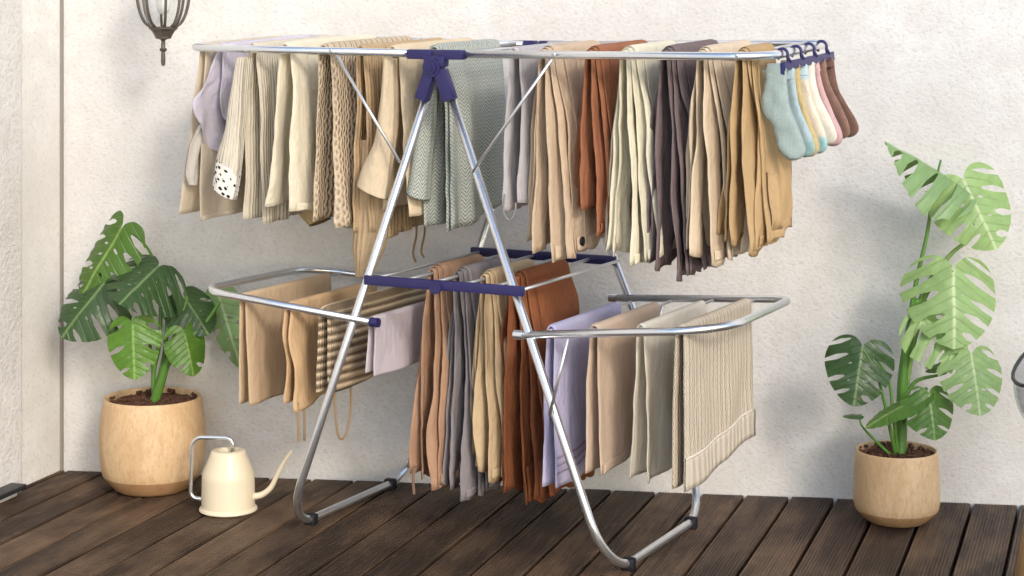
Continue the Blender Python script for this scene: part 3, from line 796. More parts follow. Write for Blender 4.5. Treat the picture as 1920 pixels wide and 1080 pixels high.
g.patch('pocket_slit', m_slit, 1, .215, .31, .115, .145, k=2, th=.0015, ni=4, nj=12)

# ---- middle rungs
def mid(i, name, label, c, v, ua, ub, seed, **kw):
    t = MID_T[i]; s0 = S_of(ua, t); s1 = S_of(ub, t)
    kw.setdefault('layers', 3)
    return trousers(name, label, F(name+'_cloth', c, 'weave', .08, wr=1.0), None, v, s0, s1, t=t, zr=.533, seed=seed, group='trousers hung over the middle rungs', **kw)
g = mid(1, 'tan_trousers', 'tan brown satin trousers at the left of the middle rungs', (188, 150, 122), 912, 808, 897, 51, lean=.014, th=.008, leanL=.016, fe=[(0, 0), (1, -.03)])
g.cord('tie', g.mat, [(-.02, .09, -.385), (-.022, .088, -.41), (-.02, .087, -.44)], .003)
g = mid(2, 'grey_trousers', 'slate grey trousers on the middle rungs', (150, 143, 145), 938, 856, 948, 54, lean=.018, th=.008, leanL=.014, tilt=-.02)
g = mid(3, 'honey_trousers', 'honey beige trousers between the grey and the rust on the middle rungs', (216, 190, 152), 900, 906, 992, 57, lean=.012, th=.008, leanL=.010)
g = mid(4, 'rust_skirt', 'rust brown skirt, widest piece on the middle rungs', (150, 92, 60), 945, 962, 1055, 60, lean=.022, th=.009, leanL=.014, cat='skirt', hem=.075, be=[(0, 0), (.15, .02), (.3, .0), (1, .02)])

# ---- lower left wing
LG = 'pieces hung on the lower left wing'
def lw(i): return LW_T[i], zwing(LW_T[i])+.001
m_apri = F('apricot_linen', (228, 202, 168), 'weave', .25, wr=.7)
t, z = lw(0)
g = sheet(t, z, 'apricot_cloth', 'flat apricot cloth hung at the left end of the lower wing', 'cloth', m_apri, 760, .005, .335, dLk=1.0, leanR=.012, leanL=.012, folds=[(.003, .15, .2)], seed=63, group=LG, th=.003, na=.005)
m_apri2 = F('tan_satin', (222, 188, 146), 'weave', .15, wr=.9, rough=.6)
t, z = lw(1)
g = sheet(t, z, 'tan_camisole', 'tan camisole with two thin straps hanging down', 'camisole', m_apri2, 768, .0, .34, dLk=.95, hemk=[(0, 1.03), (.16, 1.0), (.3, .93), (1, .84)], leanR=.016, leanL=.02, folds=[(.005, .12, .6)], seed=66, group=LG, th=.004, na=.008, fe=[(0, 0), (.3, -.01), (.6, .005), (1, .0)])
for (y, a) in ((.012, .275), (.034, .277)):
    g.cord('strap', m_apri2, [(.016, y, -.195), (.016, y+.001, -.225), (.016, y+.002, -.25), (.015, y+.004, -a)], .0028)
m_str = F('striped_knit', (214, 192, 162), 'stripe', .05, c2=(132, 114, 92), fq=60, wr=.4, bs=.8)
t, z = lw(2)
g = sheet(t, z, 'striped_blanket', 'brown and cream striped knit piece crossed by the front left leg', 'knit', m_str, 738, .0, .40, dLk=1.0, leanR=.010, leanL=.010, folds=[(.003, .2, .2)], seed=69, group=LG, th=.010, na=.004, tilt=-.025)
g.cord('loop', m_apri2, [(.008, .03, -.16), (.008, .034, -.21), (.008, .045, -.255), (.008, .065, -.262), (.008, .085, -.24), (.008, .094, -.20), (.008, .092, -.16)], .0026)
m_lil = F('lilac_cotton', (230, 220, 226), 'weave', .3, wr=.6)
t, z = lw(3)
g = sheet(t, z, 'lilac_napkin', 'small lilac white cloth beside the tan trousers', 'cloth', m_lil, 706, .015, .30, dLk=.95, leanR=.004, leanL=.01, folds=[(.003, .14, .2)], seed=72, group=LG, th=.003, na=.004)

# ---- lower right wing: towels
RG = 'towels hung on the lower right wing'
def rw(i): return RW_T[i], zwing(RW_T[i])+.001
def rwsheet(i, name, label, mat, v, ua, ub, **kw):
    t, z = rw(i); s0 = S_of(ua, t); s1 = S_of(ub, t)
    return sheet(t, z, name, label, kw.pop('cat', 'towel'), mat, v, s0, s1, group=RG, **kw)
m_rl = F('lavender_terry', (200, 196, 226), 'terry', .12, wr=.7)
g = rwsheet(0, 'lavender_towel', 'lavender towel with a banded hem beside the right front leg', m_rl, 915, 1032, 1158, dLk=1.0, leanR=.012, leanL=.012, folds=[(.004, .12, .2)], seed=75, th=.006, na=.005, tilt=-.03)
for q in (.80, .85, .90): g.patch('border_stripe', F('mauve_band', (168, 150, 172), 'weave', 0), 1, q, q+.014, .01, .99, rel=True, th=.0012, off=.0004, nj=3)
m_rb = F('taupe_terry', (214, 190, 168), 'terry', .1, wr=.7)
g = rwsheet(1, 'taupe_towel', 'taupe beige towel between the lavender towel and the cream sheet', m_rb, 890, 1113, 1230, dLk=1.0, leanR=.010, leanL=.010, folds=[(.004, .13, 1.0)], seed=78, th=.006, na=.005, tilt=-.035)
g.patch('hem', m_rb, 1, .93, .998, .01, .99, rel=True, th=.0015)
m_rc = F('cream_cotton', (246, 239, 224), 'weave', .28, wr=.7)
g = rwsheet(2, 'cream_pillowcase', 'smooth cream cloth left of the textured towel', m_rc, 906, 1200, 1318, cat='cloth', dLk=.99, leanR=.012, leanL=.018, folds=[(.007, .11, .4)], seed=81, th=.004, na=.008, tilt=-.04)
m_rt = F('waffle_towel_cloth', (210, 196, 175), 'waffle', .06, fq=120, wr=.4, bs=.6)
g = rwsheet(3, 'waffle_towel', 'beige towel with zigzag texture at the right end of the lower wing', m_rt, 922, 1274, 1402, dLk=.99, leanR=.006, leanL=.016, folds=[(.003, .16, .2)], seed=84, th=.006, na=.004, tilt=-.03)
m_rt2 = F('waffle_towel_border', (212, 199, 180), 'rib', .06, fq=42, wr=.3, bs=.6)
g.patch('border', m_rt2, 1, .80, .997, .0, 1.0, rel=True, th=.0012, off=.0004)
g.patch('border_seam', F('cream_seam', (222, 213, 197), 'weave', 0), 1, .79, .806, .0, 1.0, rel=True, th=.0025, off=.0006, nj=3)

# ---- socks on their hanger
hang = empty('sock_hanger', RW(TR, .05, zts(TR, .05)), -RA); hang.rotation_euler = (math.atan(zslope(TR)), 0, -RA)
tag(hang, 'navy plastic sock hanger clipped on the right end of the top rail', 'sock hanger')
hb = MB(); S0h, S1h = .045, .345
hb.rbox((.012, (S0h+S1h)/2-.05, -.020), (.006, S1h-S0h, .016), .002)
hb.rbox((.010, S0h-.05+.004, -.032), (.008, .009, .036), .002)
hb.build('bar', M['navy'], hang, sharp=40)
for i in range(4):
    y = S0h+.030+i*.078-.05
    pts = [(.014, y, -.016)]+[(.0104*cos(a), y, .0104*sin(a)*(1 if sin(a) < 0 else .95)) for a in [radians(x) for x in range(-20, 241, 20)]]
    MB().tube(pts, [.0050]+[.0030]*(len(pts)-1), 8).build('hook', M['navy'], hang)
def poly_in(p, poly):
    x, y = p; c = False; n = len(poly); j = n-1
    for i in range(n):
        xi, yi = poly[i][0], poly[i][1]; xj, yj = poly[j][0], poly[j][1]
        if ((yi > y) != (yj > y)) and x < (xj-xi)*(y-yi)/(yj-yi)+xi: c = not c
        j = i
    return c
def edist(p, poly):
    b = 1e9; P_ = Vector(p[:2])
    n = len(poly)
    for i in range(n):
        a = poly[i]; c = poly[(i+1) % n]; d = c-a; t = max(0, min(1, (P_-a).dot(d)/max(d.length_squared, 1e-12)))
        b = min(b, (P_-(a+d*t)).length)
    return b
def fill(outline, holes, step, seed=3):
    """triangulated 2D shape with holes and inner points"""
    rg = random.Random(seed); pts = [Vector(p[:2]) for p in outline]; edges = []
    n = len(pts); edges += [(i, (i+1) % n) for i in range(n)]
    for h in holes:
        b = len(pts); pts += [Vector(p[:2]) for p in h]; edges += [(b+i, b+(i+1) % len(h)) for i in range(len(h))]
    x0 = min(p.x for p in outline); x1 = max(p.x for p in outline); y0 = min(p.y for p in outline); y1 = max(p.y for p in outline)
    y = y0; row = 0
    while y < y1:
        x = x0 + (step/2 if row % 2 else 0)
        while x < x1:
            q = (x, y)
            if poly_in(q, outline) and edist(q, pts[:n]) > step*.45 and not any(poly_in(q, h) or edist(q, [Vector(p[:2]) for p in h]) < step*.4 for h in holes): pts.append(Vector(q))
            x += step
        y += step*.87; row += 1
    V, E, Fc, *_ = delaunay_2d_cdt(pts, edges, [], 0, 1e-7)
    out = []
    for f in Fc:
        cx = sum(V[i].x for i in f)/len(f); cy = sum(V[i].y for i in f)/len(f)
        if poly_in((cx, cy), outline) and not any(poly_in((cx, cy), h) for h in holes): out.append(tuple(f))
    return V, out
sock_px = [(1446, 113), (1446, 122), (1445, 140), (1440, 158), (1434, 174), (1435, 190), (1445, 204), (1457, 219), (1462, 240), (1467, 262), (1477, 279), (1490, 286), (1504, 283), (1512, 272), (1511, 250), (1501, 215), (1491, 182), (1487, 150), (1486, 122), (1486, 113)]
ks = 3.5/FPX
so = spline([Vector(((u-1466)*ks/.9, (112-v)*ks, 0)) for u, v in sock_px], 4, True)
so = [Vector((p.x, p.y)) for p in so]
SV, SF = fill(so, [], .007)
def sock_mat(name, c, toe=None, cuff=None):
    m, nt, b = new_mat(name); tc = N(nt, 'ShaderNodeTexCoord'); sp = N(nt, 'ShaderNodeSeparateXYZ'); nt.links.new(tc.outputs['Object'], sp.inputs[0])
    P = tc.outputs['Object']; Z = sp.outputs[2]; c_ = srgb(*c)
    base = mixc(nt, noise_n(nt, P, 60, 4), tuple(x*.86 for x in c_[:3])+(1,), tuple(min(1, x*1.05) for x in c_[:3])+(1,))
    if toe: base = mixc(nt, ramp(nt, math_(nt, 'MULTIPLY_ADD', Z, -5.0, 0.0), [(.66, (0, 0, 0)), (.70, (1, 1, 1))]), base, srgb(*toe))
    if cuff: base = mixc(nt, ramp(nt, math_(nt, 'MULTIPLY_ADD', Z, -5.0, 0.0), [(.12, (1, 1, 1)), (.15, (0, 0, 0))]), base, srgb(*cuff))
    nt.links.new(base, b.inputs['Base Color']); b.inputs['Roughness'].default_value = .92; b.inputs['Sheen Weight'].default_value = .3; b.inputs['Specular IOR Level'].default_value = .2
    h = math_(nt, 'ADD', math_(nt, 'SINE', math_(nt, 'MULTIPLY', sp.outputs[0], 2600.0)), math_(nt, 'MULTIPLY', noise_n(nt, P, 240, 3, .7), 5.0))
    bump(nt, b, h, .35, .0012); return m
socks = [('pale sage sock nearest the front of the sock hanger', (164, 180, 174), None, None), ('pale blue sock behind the sage sock', (178, 200, 206), (150, 186, 188), None),
         ('mustard yellow sock between the pale blue and cream socks', (204, 182, 130), None, None), ('cream sock with turquoise toe and pale blue cuff', (238, 226, 206), (160, 206, 210), (190, 216, 226)),
         ('ivory sock between the turquoise toed and pink socks', (238, 230, 214), None, None),
         ('pale pink sock in front of the brown socks', (214, 176, 176), None, None), ('cocoa brown sock behind the pink sock', (142, 110, 96), None, None), ('dark brown sock at the rear end of the sock hanger', (120, 90, 76), None, None)]
for i, (lb, c, toe, cuff) in enumerate(socks):
    mb = MB(); TH = .0046; n = len(SV); vs_ = []
    for sgn in (-1, 1):
        for p in SV:
            e = edist(p, so); h = sqrt(max(0, 1-(1-min(1, e/.012))**2))*TH
            h *= 1+.5*noise.noise(Vector((p.x*30, p.y*30, i*3.0)))
            vs_.append((p.x, sgn*h + .012*noise.noise(Vector((p.x*16, p.y*11, i*1.7+.5))) + .003*noise.noise(Vector((p.x*60, p.y*38, i*2.3))), p.y))
    fs_ = [tuple(f) for f in SF] + [tuple(n+k for k in reversed(f)) for f in SF]
    mb.add(vs_, fs_)
    me = mb.mesh('sock'); bm = bmesh.new(); bm.from_mesh(me); bmesh.ops.remove_doubles(bm, verts=bm.verts, dist=.0009); bmesh.ops.recalc_face_normals(bm, faces=bm.faces); bm.to_mesh(me); bm.free()
    o = link_mesh('sock', me, sock_mat('sock_cloth_%d' % i, c, toe, cuff))
    y = .052 + i*.039
    o.location = RW(TR-.004+.0012*math.sin(i*2.1), y, zts(TR, y)-.024-.004*rnd.random()); o.scale = (rnd.uniform(.97, 1.0), 1, rnd.uniform(.93, 1.04))
    o.rotation_euler = (radians(rnd.uniform(-2, 2)), radians(-2-i*1.2+rnd.uniform(-1, 1)), -RA+radians(rnd.uniform(-2, 2)-i*1.0))
    tag(o, lb, 'sock', 'socks on the sock hanger')
    cb = MB(); etube(cb, [(0, 0, .001), (.0004, 0, -.010), (.0006, 0, -.020)], 0.0208, .0066, n=24); co = cb.build('cuff', o.data.materials[0], o)

# ------------------------------------------------------------------ pots and plants
def pot(name, label, c, R, Hh, prof, mat, cut):
    o = empty(name, c); tag(o, label, 'pot', 'clay pots')
    MB().lathe([(r*R, z*Hh) for r, z in prof[cut:]], 64, caps=(False, False)).build('vessel', mat, o, sharp=50)
    MB().lathe([(r*R, z*Hh) for r, z in prof[:cut+1]], 64, caps=(True, False)).build('foot', M['pot_foot'], o, sharp=50)
    return o
potA = PX(286, 3942/4.30, 4.30); potA.z = .001
RA_, HA_ = .1165, .204
profA = [(.60, 0), (.66, .004), (.72, .03), (.90, .145), (.925, .17), (.935, .185), (.955, .22), (.985, .34), (1.0, .5), (.995, .66), (.965, .83), (.93, .95), (.915, .985), (.895, 1.0), (.87, .995), (.85, .97), (.85, .90), (.86, .80)]
oA = pot('clay_pot', 'large clay pot with a monstera in the corner at left', potA, RA_, HA_, profA, M['pot'], 4)
def soil_disc(parent, R, z, seed, cbits=70):
    rg = random.Random(seed); mb = MB(); n = 36; rings = 8; vs_ = [(0, 0, z+.006)]; fs_ = []
    for i in range(1, rings+1):
        for k in range(n):
            a = 2*pi*k/n; r = R*i/rings; vs_.append((r*cos(a), r*sin(a), z+.006*(1-(i/rings)**2)+rg.uniform(-.004, .004)))
    for k in range(n): fs_.append((0, 1+k, 1+(k+1) % n))
    for i in range(rings-1):
        for k in range(n): fs_.append((1+i*n+k, 1+(i+1)*n+k, 1+(i+1)*n+(k+1) % n, 1+i*n+(k+1) % n))
    mb.add(vs_, fs_)
    for _ in range(cbits):
        a = rg.uniform(0, 2*pi); r = R*.95*sqrt(rg.random()); s_ = rg.uniform(.002, .0055)
        c = Vector((r*cos(a), r*sin(a), z+.006+rg.uniform(-.001, .004)))
        mb.box(c, (s_*2, s_*1.5, s_*1.4), Matrix.Rotation(rg.uniform(0, 6), 3, Vector((rg.random(), rg.random(), 1)).normalized()))
    o = mb.build('soil', M['soil'], parent, smooth=False); o['kind'] = 'stuff'; return o
soil_disc(oA, RA_*.855, HA_*.93, 4)
potB = PX(1681, 3942/4.035, 4.035); potB.z = .001
RB_, HB_ = .0885, .148
profB = [(.58, 0), (.66, .005), (.70, .02), (.93, .15), (.955, .175), (.975, .20), (.995, .27), (1.0, .40), (.985, .7), (.955, .96), (.945, .985), (.93, 1.0), (.905, .995), (.895, .97), (.89, .9), (.89, .8)]
oB = pot('clay_pot', 'small clay pot with a tall monstera at right', potB, RB_, HB_, profB, M['pot'], 4)
soil_disc(oB, RB_*.90, HB_*.92, 9, 60)

def monstera_shape(seed, ncut, holes=3, cut_depth=.55, wide=1.0):
    """leaf outline in unit length: base at origin, tip at (0,1)"""
    rg = random.Random(seed)
    half = [(0.0, 0.0), (.035, -.09), (.14, -.175), (.28, -.17), (.40, -.07), (.47, .10), (.485, .28), (.44, .48), (.372, .66), (.262, .82), (.14, .935), (0, 1.0)]
    def side(sg):
        sp = spline([Vector((x*wide, y, 0)) for x, y in half], 10)
        N_ = len(sp); cuts = []
        a0, a1 = int(N_*.34), int(N_*.90)
        for c in range(ncut):
            f = (c+.5+rg.uniform(-.15, .15))/ncut; i = int(a0+(a1-a0)*f); cuts.append((i, min(.86, rg.uniform(.95, 1.3)*cut_depth)))
        out = []; i = 0
        cd = dict(cuts)
        while i < N_:
            if i in cd and 2 < i < N_-4:
                wgap = 2 + (rg.random() < .6)
                A, B = sp[i], sp[min(N_-2, i+1+wgap)]
                mid_ = (A+B)/2
                # slit runs back along the side vein towards the midrib
                inner = Vector((mid_.x*(1-cd[i]), mid_.y - .42*mid_.x*cd[i] - .0, 0))
                dr = (inner-mid_); pr = Vector((-dr.y, dr.x, 0)).normalized()
                wv_ = .020+.024*rg.random()
                if pr.y > 0: pr = -pr          # first bank is the lower one
                out += [A, A.lerp(inner, .5)+pr*wv_*1.0, inner+pr*wv_*.6 - dr*.08, inner, inner-pr*wv_*.6-dr*.08, B.lerp(inner, .5)-pr*wv_*1.0, B]
                i += 2+wgap
            else: out.append(sp[i]); i += 1
        return [Vector((p.x*sg, p.y)) for p in out], [sp[i] for i, _ in cuts]
    r, _ = side(1); l, _ = side(-1)
    outline = r + list(reversed(l[1:-1]))
    hs = []
    for sg in (1, -1):
        for h in range(holes):
            y = .16+.52*(h+.5)/max(1, holes)+rg.uniform(-.03, .03); x = (.12+rg.uniform(-.015, .03))*wide*(1-.25*y)
            a = rg.uniform(.024, .046); b_ = a*.42; an = atan2(.42, 1.0)
            hs.append([Vector((sg*(x+a*cos(q)*cos(an)-b_*sin(q)*sin(an)), y+a*cos(q)*sin(an)+b_*sin(q)*cos(an))) for q in [2*pi*k/10 for k in range(10)]])
    # keep only holes well inside
    hs = [h for h in hs if all(poly_in(p, outline) for p in h) and min(edist(p, outline) for p in h) > .018]
    return outline, hs

_shape_cache = {}
def leaf(plant, mat, base, tip, nrm, seed, wide=1.0, ncut=4, holes=2, cut=.55, fold=.35, droop=.25, curl=.0, name='leaf'):
    """base, tip world points; nrm the way the upper face looks"""
    key = (seed % 6, ncut, holes, cut, round(wide, 2))
    if key not in _shape_cache:
        o_, h_ = monstera_shape(seed % 6+1, ncut, holes, cut, wide); _shape_cache[key] = fill(o_, h_, .055)
    V, Fc = _shape_cache[key]
    base, tip, nrm = Vector(base), Vector(tip), Vector(nrm)
    L = (tip-base).length; Y = (tip-base).normalized(); Z = (nrm-Y*nrm.dot(Y)).normalized(); X = Y.cross(Z)
    vs_ = []; uvs = []
    for face in (0, 1):
        for p in V:
            x, y = p.x, p.y; ax = abs(x)
            z = -fold*ax*ax*1.6 - droop*(y-.0)*(y-.9)*(-.5) - droop*max(0, y-.3)**2 + .025*sin(9*y+seed)*ax*2 - .10*ax
            z += curl*ax + .02*noise.noise(Vector((x*4, y*4, seed*1.3)))
            # soft pleats between side veins
            z += .008*cos(2*pi*7.5*(y-.55*ax))*min(1, ax*4)
            z -= .006*face
            q = base + (X*x + Y*y + Z*z)*L
            vs_.append(q-plant.location); uvs.append((x, y))
    n = len(V); mb = MB(); mb.add(vs_, [tuple(f) for f in Fc]+[tuple(n+i for i in reversed(f)) for f in Fc], uvs)
    me = mb.mesh(name)
    return link_mesh(name, me, mat, plant)
def stem(plant, mat, pts, r0, r1, name='stem'):
    P_ = spline([Vector(p)-plant.location for p in pts], 7); m = len(P_)
    return MB().tube(P_, [r0+(r1-r0)*i/(m-1) for i in range(m)], 9).build(name, mat, plant)

plA = empty('monstera_plant', potA + Vector((0, 0, HA_*.93))); tag(plA, 'monstera plant with dark glossy split leaves in the large left pot', 'plant', 'potted monsteras')
dA = potA.y
A = lambda u, v, dd=0.0: PX(u, v, dA+dd)
up = Vector((0, -.55, .85)); front = Vector((0, -1, .35))
leaf(plA, M['leaf_mid'], A(226, 430, .0), A(141, 556, -.02), (-.5, -.85, .35), 1, .85, 4, 3, .5, fold=.5)
leaf(plA, M['leaf_dark'], A(296, 500, -.02), A(224, 566, -.12), (.2, -.66, .78), 2, 1.42, 4, 3, .45, fold=.45, droop=.15)
leaf(plA, M['leaf_dark'], A(194, 532, -.02), A(108, 627, -.06), (-.25, -.9, .5), 3, 1.2, 4, 2, .6, fold=.5, droop=.35)
leaf(plA, M['leaf_fresh'], A(249, 610, -.07), A(251, 712, -.10), (.0, -1, .35), 4, 1.05, 3, 2, .5, fold=.25, droop=.2)
leaf(plA, M['leaf_dark'], A(345, 556, .02), A(393, 624, -.02), (.35, -.8, .5), 5, 1.15, 1, 1, .4, fold=.35)
leaf(plA, M['leaf_fresh'], A(346, 622, -.03), A(366, 704, -.06), (.5, -.85, .3), 6, 1.0, 2, 0, .5, fold=.35)
leaf(plA, M['leaf_sage'], A(412, 560, .05), A(446, 692, .02), (-.45, -.8, .35), 3, .62, 3, 2, .45, fold=.3)
bA = A(290, 752)
stem(plA, M['stem'], [bA, A(296, 720), A(309, 660), A(313, 590, .01), A(300, 503, -.02)], .0075, .0028)
stem(plA, M['stem'], [bA, A(288, 700), A(299, 640), A(300, 560, .02), A(287, 485, .03), A(258, 445, .02), A(228, 431)], .006, .002)
stem(plA, M['stem'], [A(289, 755, -.006), A(302, 716, -.012), A(316, 676, -.016), A(346, 640, -.02), A(380, 612, .0), A(412, 566, .04)], .0115, .003)
stem(plA, M['stem'], [A(300, 720, -.008), A(318, 660, -.01), A(338, 598), A(352, 556, .02)], .006, .0025)
stem(plA, M['stem'], [A(288, 740, .004), A(287, 690), A(276, 630, -.03), A(256, 596, -.06), A(249, 608, -.07)], .0045, .002)
stem(plA, M['stem'], [A(288, 730, .004), A(283, 660, .02), A(262, 570, .01), A(222, 522, -.01), A(196, 530, -.02)], .0045, .002)
stem(plA, M['stem'], [A(316, 676, -.015), A(330, 650, -.02), A(340, 630, -.02), A(347, 622, -.03)], .005, .0025)

plB = empty('monstera_plant', potB + Vector((0, 0, HB_*.92))); tag(plB, 'tall monstera plant with pale sunlit leaves in the small right pot', 'plant', 'potted monsteras')
dB = potB.y
B = lambda u, v, dd=0.0: PX(u, v, dB+dd)
leaf(plB, M['leaf_sage'], B(1806, 345, .0), B(1664, 256, -.02), (.15, -.30, .95), 1, .80, 5, 0, .85, fold=1.5, droop=.15)
leaf(plB, M['leaf_pale'], B(1808, 340, -.01), B(1872, 466, -.05), (.1, -1, .25), 2, 1.18, 4, 2, .55, fold=.3, droop=.2)
leaf(plB, M['leaf_pale'], B(1788, 506, -.03), B(1793, 652, -.09), (.05, -.95, .4), 3, 1.28, 5, 2, .62, fold=.35, droop=.25)
leaf(plB, M['leaf_pale'], B(1734, 594, -.02), B(1822, 690, -.06), (.25, -.85, .55), 4, 1.05, 5, 0, .65, fold=.5, droop=.2)
leaf(plB, M['leaf_pale'], B(1822, 668, -.06), B(1842, 778, -.11), (.15, -.95, .4), 5, 1.18, 4, 2, .5, fold=.3, droop=.25)
leaf(plB, M['leaf_mid'], B(1742, 738, -.06), B(1756, 824, -.10), (.15, -.9, .5), 6, 1.25, 3, 0, .55, fold=.35)
leaf(plB, M['leaf_dark'], B(1617, 652, -.05), B(1601, 762, -.08), (-.1, -1, .35), 2, 1.22, 4, 2, .55, fold=.25, droop=.2)
leaf(plB, M['leaf_mid'], B(1726, 742, -.05), B(1620, 792, -.08), (.05, -.25, 1), 3, .5, 0, 0, .4, fold=.4)
leaf(plB, M['leaf_dark'], B(1612, 779, -.05), B(1580, 778, -.06), (0, -.3, 1), 5, .6, 0, 0, .4)
leaf(plB, M['leaf_mid'], B(1745, 690, .02), B(1800, 668, .0), (.1, -.4, 1), 4, .5, 0, 0, .4)
bB = B(1688, 862, -.005)
stem(plB, M['stem'], [bB, B(1690, 800), B(1694, 700), B(1706, 620), B(1720, 560)], .0140, .008, 'trunk')
stem(plB, M['stem_pale'], [B(1700, 700), B(1722, 600, .01), B(1742, 545), B(1788, 508, -.03)], .006, .003)
stem(plB, M['stem'], [B(1698, 690), B(1712, 560), B(1738, 440, .01), B(1748, 370), B(1764, 300, -.01)], .006, .0022)
stem(plB, M['stem_pale'], [B(1703, 660), B(1730, 550, .01), B(1780, 480, .01), B(1822, 440, .0), B(1830, 380, -.01), B(1808, 342)], .006, .0025)
stem(plB, M['stem_pale'], [B(1700, 720), B(1712, 650), B(1726, 604), B(1734, 594, -.02)], .006, .003)
stem(plB, M['stem'], [B(1694, 760), B(1716, 716), B(1770, 700, -.02), B(1815, 674, -.06)], .005, .002)
stem(plB, M['stem'], [B(1692, 800), B(1704, 770, -.03), B(1728, 742, -.05), B(1742, 738, -.06)], .005, .0022)
stem(plB, M['stem'], [B(1680, 855, -.02), B(1668, 800, -.03), B(1656, 745, -.04), B(1640, 690, -.05), B(1618, 654, -.05)], .0045, .0022)
stem(plB, M['stem'], [B(1683, 850, -.02), B(1675, 780, -.03), B(1668, 720, -.03), B(1655, 690, -.04), B(1640, 672, -.045)], .004, .002)
stem(plB, M['stem'], [B(1672, 855, -.02), B(1640, 825, -.04), B(1616, 798, -.05), B(1612, 780, -.05)], .0035, .0015)

# ------------------------------------------------------------------ watering can
wc = PX(428, 3942/4.12, 4.12); wc.z = .001
can = empty('watering_can', wc, radians(-6)); tag(can, 'cream enamel watering can with a steel handle beside the left pot', 'watering can')
RW_ = .0565
MB().lathe([(RW_*1.06, 0), (RW_*1.09, .002), (RW_*1.08, .005), (RW_*1.0, .009), (RW_*.985, .06), (RW_*.98, .068), (RW_*.975, .073), (RW_*.93, .082), (RW_*.72, .112), (RW_*.66, .122), (RW_*.63, .1255), (RW_*.56, .127), (RW_*.40, .127), (RW_*.36, .124), (RW_*.36, .09)], 48, caps=(True, False)).build('body', M['cream_metal'], can, sharp=45)
hp = fillet([(.010, 0, .120), (.010, 0, .152), (-.078, 0, .152), (-.082, 0, .022), (-.050, 0, .022)], [.016, .022, .022], 10)
MB().tube(hp, .0044, 12).build('handle', M['steel'], can)
MB().tube([(.006, 0, .126), (.014, 0, .126)], .0001, 6).build('handle_rivet', M['steel'], can) if False else None
sp_ = spline([(.050, 0, .030), (.072, 0, .034), (.092, 0, .050), (.107, 0, .080), (.122, 0, .107), (.137, 0, .128)], 8)
MB().tube(sp_, [.0075-.0045*i/(len(sp_)-1) for i in range(len(sp_))], 12).build('spout', M['cream_metal'], can)

# ------------------------------------------------------------------ wall lantern (lower half in view)
lc = PX(306, 124, 4.20)
lan = empty('wall_lantern', lc); tag(lan, 'iron wall lantern with ribbed glass globe at the top left', 'lantern')
k = 4.20/FPX
fin = [(.3, 0), (3.2, 1.5), (4.3, 8), (4.0, 20), (3.6, 27), (6.5, 29), (7, 32), (4, 35), (4.2, 40), (3.4, 46), (5, 49), (9, 51)]
MB().lathe([(r*k, z*k) for r, z in fin], 20).build('finial', M['lantern'], lan, sharp=50)
bas = [(9, 50.5), (15, 52), (16, 56), (22, 66), (27, 70), (27.5, 73), (25, 74)]
MB().lathe([(r*k, z*k) for r, z in bas], 8).build('base_cup', M['lantern'], lan, smooth=False)
gl = [(24, 74), (34, 82), (42, 98), (47, 118), (49, 140), (48, 165), (44, 190)]
MB().lathe([(r*k*.94, z*k) for r, z in gl], 32, caps=(False, False)).build('globe', M['glass'], lan)
for i in range(8):
    a = 2*pi*(i+.35)/8
    MB().tube([(r*k*cos(a), r*k*sin(a), z*k) for r, z in spline([Vector((r, z, 0)) for r, z in gl], 4) for _ in [0]] if False else [(p.x*k*cos(a), p.x*k*sin(a), p.y*k) for p in spline([Vector((r, z, 0)) for r, z in gl], 4)], .0032, 6).build('rib', M['lantern'], lan)
MB().lathe([(.001, 96*k), (10*k, 100*k), (14*k, 116*k), (11*k, 134*k), (6*k, 146*k), (6*k, 190*k)], 20, caps=(False, False)).build('bulb', M['bulb'], lan)
MB().lathe([(r*k, z*k) for r, z in [(52, 188), (56, 192), (50, 200), (30, 226), (14, 240), (8, 250), (5, 262), (.5, 268)]], 24).build('cap', M['lantern'], lan, sharp=50)
wy = (W0 + WD*((lc.x-W0.x)/WD.x)).y - lc.y
MB().tube(spline([(0, 0, 262*k), (0, .02, 300*k), (0, wy*.6, 310*k), (0, wy-.006, 270*k)], 8), .007, 10).build('arm', M['lantern'], lan)
m_ = MB(); m_.rbox((0, wy-.008, 255*k), (.06, .014, .13), .004); m_.build('back_plate', M['lantern'], lan)

# ------------------------------------------------------------------ chair at the right edge
ch = Vector((1.106, 3.50, 0))
chair = empty('lounge_chair', ch); tag(chair, 'smoky clear shell chair on pale wooden legs at the right edge', 'chair')
zs = HC-842/FPX*3.50                                   # underside of the shell
n1, n2 = 40, 14; vs_ = []; fs_ = []
for j in range(n2+1):
    f = j/n2
    for i in range(n1):
        a = 2*pi*i/n1
        r = .05+.150*sin(f*pi/2)**.8
        back = .5+.5*cos(a)                            # the back rises to the right, out of view
        vs_.append((r*cos(a), r*sin(a)*.95, zs + .004 + f**2.2*(.115+.25*back)))
for j in range(n2):
    for i in range(n1): b = j*n1+i; c = j*n1+(i+1) % n1; fs_.append((b, c, c+n1, b+n1))
fs_.append(tuple(range(n1-1, -1, -1)))
mb = MB(); mb.add(vs_, fs_); sh = mb.build('shell', M['smoke'], chair)
sm = sh.modifiers.new('thickness', 'SOLIDIFY'); sm.thickness = .005
rim = [Vector(vs_[n2*n1+i]) for i in range(n1)]
MB().tube(rim, .0035, 8, closed=True).build('rim', M['slab'], chair)
MB().lathe([(.001, zs+.012), (.055, zs+.014), (.068, zs+.02), (.070, zs+.032), (.06, zs+.038), (.001, zs+.04)], 28).build('seat_pad', M['white'], chair)
for (x, y) in ((-1, -1), (1, -1), (-1, 1), (1, 1)):
    MB().tube([(x*.118, y*.08, zs+.006), (x*.157, y*.125, .001)], [.0185, .0140], 12).build('leg', M['chairwood'], chair)

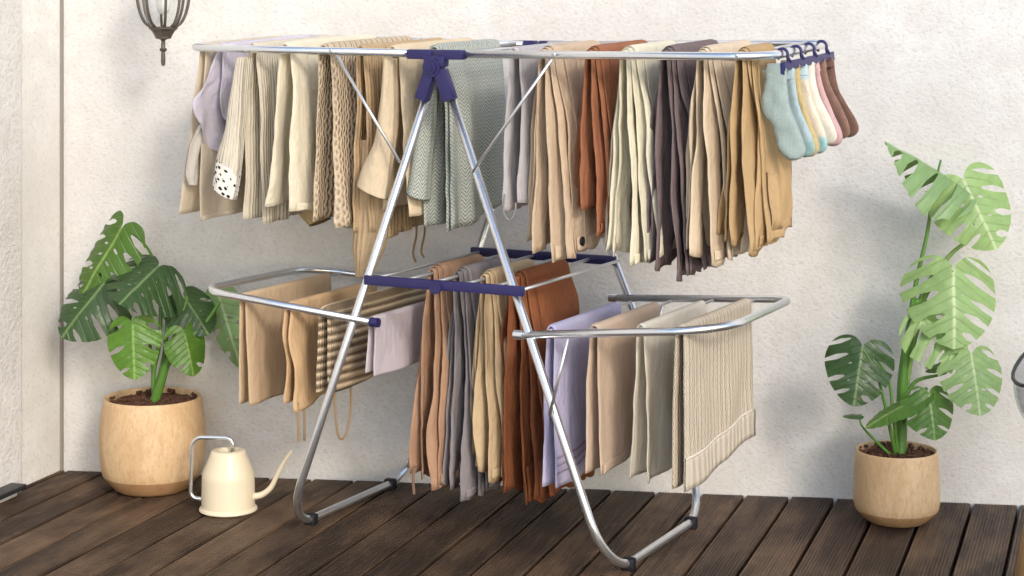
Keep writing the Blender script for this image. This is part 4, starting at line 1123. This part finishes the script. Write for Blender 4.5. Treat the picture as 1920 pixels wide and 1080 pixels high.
# ------------------------------------------------------------------ unseen palm added beyond the right edge, its fronds placed to shade the wall
def wall_pt(u, v):
    d = Vector(((u-960)/FPX, 1, -v/FPX)); o = Vector((0, 0, HC)); t = (W0-o).dot(WNrm)/d.dot(WNrm); return o+d*t
palm = empty('shadow_palm', (1.75, 2.75, 0)); tag(palm, 'added unseen palm beyond the right edge that throws soft frond shadows', 'palm')
MB().lathe([(.13, 0), (.15, .01), (.18, .12), (.19, .30), (.185, .33), (.165, .33), (.16, .28)], 32, caps=(True, False)).build('planter', M['pot'], palm)
base = Vector((1.75, 2.75, .30))
def frond(u0, v0, u1, v1, r0, r1, seed, ll=.20):
    rg = random.Random(seed)
    tip = wall_pt(u0, v0)+sun_from*r0; mid_ = wall_pt(u1, v1)+sun_from*r1
    P_ = spline([base-palm.location, (base+Vector((-.02, .05, .85)))-palm.location, mid_-palm.location, tip-palm.location], 16)
    MB().tube(P_, [.010-.007*i/(len(P_)-1) for i in range(len(P_))], 7).build('frond_stalk', M['stem'], palm)
    mb = MB()
    for i in range(20, len(P_)-1):
        p = P_[i]; T = (P_[i+1]-P_[i]).normalized(); f = (i-20)/(len(P_)-21)
        for sg in (-1, 1):
            sd_ = T.cross(Vector((0, 0, 1))).normalized()*sg
            L_ = ll*(.35+.65*sin(pi*min(1, .15+f*.85)))*rg.uniform(.85, 1.1)
            d = (T*.75+sd_*.65+Vector((0, 0, -.18+rg.uniform(-.1, .1)))).normalized(); wv_ = .011; wn_ = d.cross(Vector((0, 0, 1))).normalized()*wv_
            a = p; b = p+d*L_*.45; c = p+d*L_+Vector((0, 0, -.03))
            mb.add([a, b+wn_, c, b-wn_, b+Vector((0, 0, .004))], [(0, 1, 4), (1, 2, 4), (2, 3, 4), (3, 0, 4)])
    mb.build('frond_leaflets', M['leaf_plain'], palm, smooth=False)
M['leaf_plain'] = plain('palm_leaf', (96, 132, 62), .5, nz=.15)
frond(1290, 655, 1640, 455, 1.5, 1.5, 1)
#frond(1480, 720, 1760, 540, 1.5, 1.45, 2)
frond(1430, 330, 1690, 170, 1.5, 1.6, 3)
